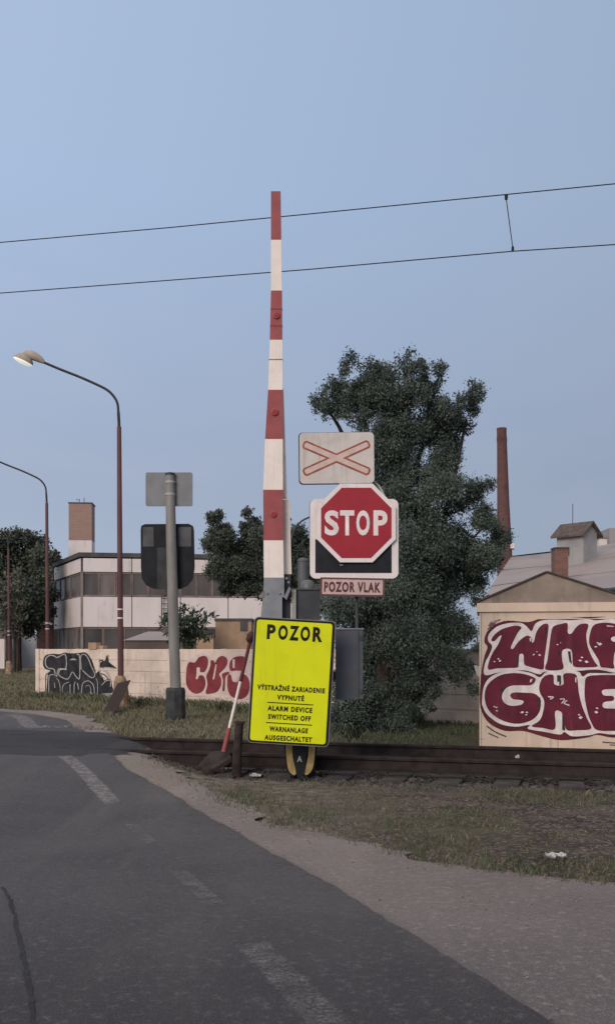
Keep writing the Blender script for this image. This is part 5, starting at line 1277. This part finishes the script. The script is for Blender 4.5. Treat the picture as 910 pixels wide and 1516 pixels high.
# weeds along the fence and by the signal post
def weed(name, x, y, h, nst, label, leafy=True):
    t = thing(name, label, 'plant', (x, y, float(G(x, y)))); mb = MB(); z = float(G(x, y))
    lv = MB()
    for k in range(nst):
        a = random.uniform(0, 6.28); l = random.uniform(.1, .45) * h; hh = h * random.uniform(.6, 1)
        p = [Vector((x, y, z)), Vector((x + math.cos(a) * l * .35, y + math.sin(a) * l * .35, z + hh * .6)), Vector((x + math.cos(a) * l, y + math.sin(a) * l, z + hh))]
        pts = smoothpts([tuple(q) for q in p], 4, False); mb.tube(pts, [.006 * (1 - i / 12) for i in range(len(pts))], grass_dry, 5)
        for j in range(2, len(pts)):
            for s_ in range(2):
                b = random.uniform(0, 6.28); L_ = .07; q = Vector(pts[j]); d = Vector((math.cos(b), math.sin(b), .4)).normalized() * L_; sd = Vector((-math.sin(b), math.cos(b), 0)) * .014
                lv.add([q, q + d * .5 + sd, q + d, q + d * .5 - sd], [(0, 1, 2, 3)], leaf_shrub if leafy else grass_dry)
    mb.build('stem', t); lv.build('foliage', t)
wx, wy = P(238, 0, 19.4).x, 19.4
weed('tall_weed', wx, wy, .62, 6, 'tall dry weed standing just left of the dark post sleeve', False)
wx, wy = P(325, 0, 21.2).x, 21.2
weed('leafy_weed', wx, wy, .34, 9, 'leafy green weed at the fence foot below the red graffiti')
wx, wy = P(268, 0, 20.8).x, 20.8
weed('leafy_weed', wx, wy, .30, 8, 'leafy green weed at the fence foot right of the grey post')
wx, wy = P(206, 0, 22.0).x, 22.0
weed('leafy_weed', wx, wy, .30, 8, 'leafy green weed at the fence foot right of the nearest lamp')
# arching clump beyond the track, right of the yellow sign
x, y = P(520, 0, 14.6).x, 14.6; t = thing('grass_clump', 'arching dark grass clump beyond the track right of the yellow sign', 'plant', (x, y, 0)); mb = MB()
for k in range(70):
    a = random.uniform(-.5, 3.6); a = random.uniform(0, 6.28); L_ = random.uniform(.25, .48); hh = random.uniform(.16, .30); w_ = .016
    d = Vector((math.cos(a), math.sin(a) * .5, 0)); sd = Vector((-math.sin(a), math.cos(a), 0)) * w_; c0 = Vector((x + random.uniform(-.06, .06), y, 0))
    pts = [c0, c0 + d * L_ * .35 + Vector((0, 0, hh * .85)), c0 + d * L_ * .7 + Vector((0, 0, hh)), c0 + d * L_ + Vector((0, 0, hh * .55))]
    vs = []
    for i, p in enumerate(pts): q = sd * (1 - i / 3.3); vs += [p - q, p + q]
    mb.add(vs, [(0, 1, 3, 2), (2, 3, 5, 4), (4, 5, 7, 6)], leaf_shrub if random.random() < .75 else grass_lawn)
mb.build('foliage', t)

# ------------------------------------------------------------------ light, sky, camera
SUN_EL, SUN_AZ = math.radians(23), math.radians(206)      # low soft sun behind the camera, to the left
sd = Vector((math.sin(SUN_AZ) * math.cos(SUN_EL), math.cos(SUN_AZ) * math.cos(SUN_EL), math.sin(SUN_EL)))
L = bpy.data.lights.new('sun', 'SUN'); L.energy = 1.8; L.angle = math.radians(30); L.color = (1.0, .87, .77)
so = bpy.data.objects.new('sun', L); COL.objects.link(so); so.rotation_euler = (-sd).to_track_quat('-Z', 'Y').to_euler()
W = bpy.data.worlds.new('World'); S.world = W; W.use_nodes = True
nt = W.node_tree; nt.nodes.clear()
out = nt.nodes.new('ShaderNodeOutputWorld'); bg = nt.nodes.new('ShaderNodeBackground'); bg2 = nt.nodes.new('ShaderNodeBackground'); ad = nt.nodes.new('ShaderNodeAddShader')
sky = nt.nodes.new('ShaderNodeTexSky'); sky.sky_type = 'NISHITA'; sky.sun_disc = False; sky.sun_elevation = SUN_EL; sky.sun_rotation = SUN_AZ
sky.dust_density = 1.5; sky.ozone_density = 1.5
nt.links.new(sky.outputs[0], bg.inputs['Color']); bg.inputs['Strength'].default_value = .008
tc = nt.nodes.new('ShaderNodeTexCoord'); sp_ = nt.nodes.new('ShaderNodeSeparateXYZ'); nt.links.new(tc.outputs['Generated'], sp_.inputs[0])
cr = nt.nodes.new('ShaderNodeValToRGB'); nt.links.new(sp_.outputs[2], cr.inputs[0])
cr.color_ramp.elements[0].position = 0.0; cr.color_ramp.elements[0].color = (.315, .375, .485, 1)
cr.color_ramp.elements[1].position = .85; cr.color_ramp.elements[1].color = (.86, .77, .73, 1)
e_ = cr.color_ramp.elements.new(.17); e_.color = (.315, .372, .500, 1)
e_ = cr.color_ramp.elements.new(.42); e_.color = (.352, .460, .640, 1)
e_ = cr.color_ramp.elements.new(.60); e_.color = (.365, .475, .645, 1)
lr = nt.nodes.new('ShaderNodeMapRange'); lr.inputs['From Min'].default_value = -.5; lr.inputs['From Max'].default_value = .5
lr.inputs['To Min'].default_value = 1.15; lr.inputs['To Max'].default_value = .82; nt.links.new(sp_.outputs[0], lr.inputs['Value'])   # the sky is a little brighter on the left
mpn = nt.nodes.new('ShaderNodeMapping'); mpn.inputs['Scale'].default_value = (1.2, 1.2, 4.0); nt.links.new(tc.outputs['Generated'], mpn.inputs['Vector'])
veil = nt.nodes.new('ShaderNodeMix'); veil.data_type = 'RGBA'; nt.links.new(cr.outputs[0], veil.inputs[6]); veil.inputs[7].default_value = (.46, .49, .56, 1)
vm = nt.nodes.new('ShaderNodeMapRange'); vm.inputs['From Min'].default_value = .42; vm.inputs['From Max'].default_value = .75; vm.inputs['To Max'].default_value = .22
nt.links.new(noise(nt, mpn.outputs['Vector'], 2.2, 6, .55, .6), vm.inputs['Value']); nt.links.new(vm.outputs[0], veil.inputs[0])       # faint uneven veil of high cloud
nt.links.new(veil.outputs[2], bg2.inputs['Color']); nt.links.new(lr.outputs[0], bg2.inputs['Strength'])
nt.links.new(bg.outputs[0], ad.inputs[0]); nt.links.new(bg2.outputs[0], ad.inputs[1]); nt.links.new(ad.outputs[0], out.inputs[0])

cam = bpy.data.cameras.new('camera'); co = bpy.data.objects.new('camera', cam); COL.objects.link(co)
co.location = (0, 0, CAMZ); co.rotation_euler = (math.pi / 2, 0, 0)
cam.sensor_fit = 'VERTICAL'; cam.sensor_height = 24; cam.lens = F / 1516 * 24; cam.shift_y = (H - 758) / 1516
cam.clip_start = .05; cam.clip_end = 9000
S.camera = co
S.view_settings.view_transform = 'Standard'; S.view_settings.look = 'None'; S.view_settings.exposure = 0.0; S.view_settings.gamma = 1
S.cycles.max_bounces = 6; S.cycles.transparent_max_bounces = 12; S.cycles.use_denoising = True
S.render.resolution_x, S.render.resolution_y = 614, 1024
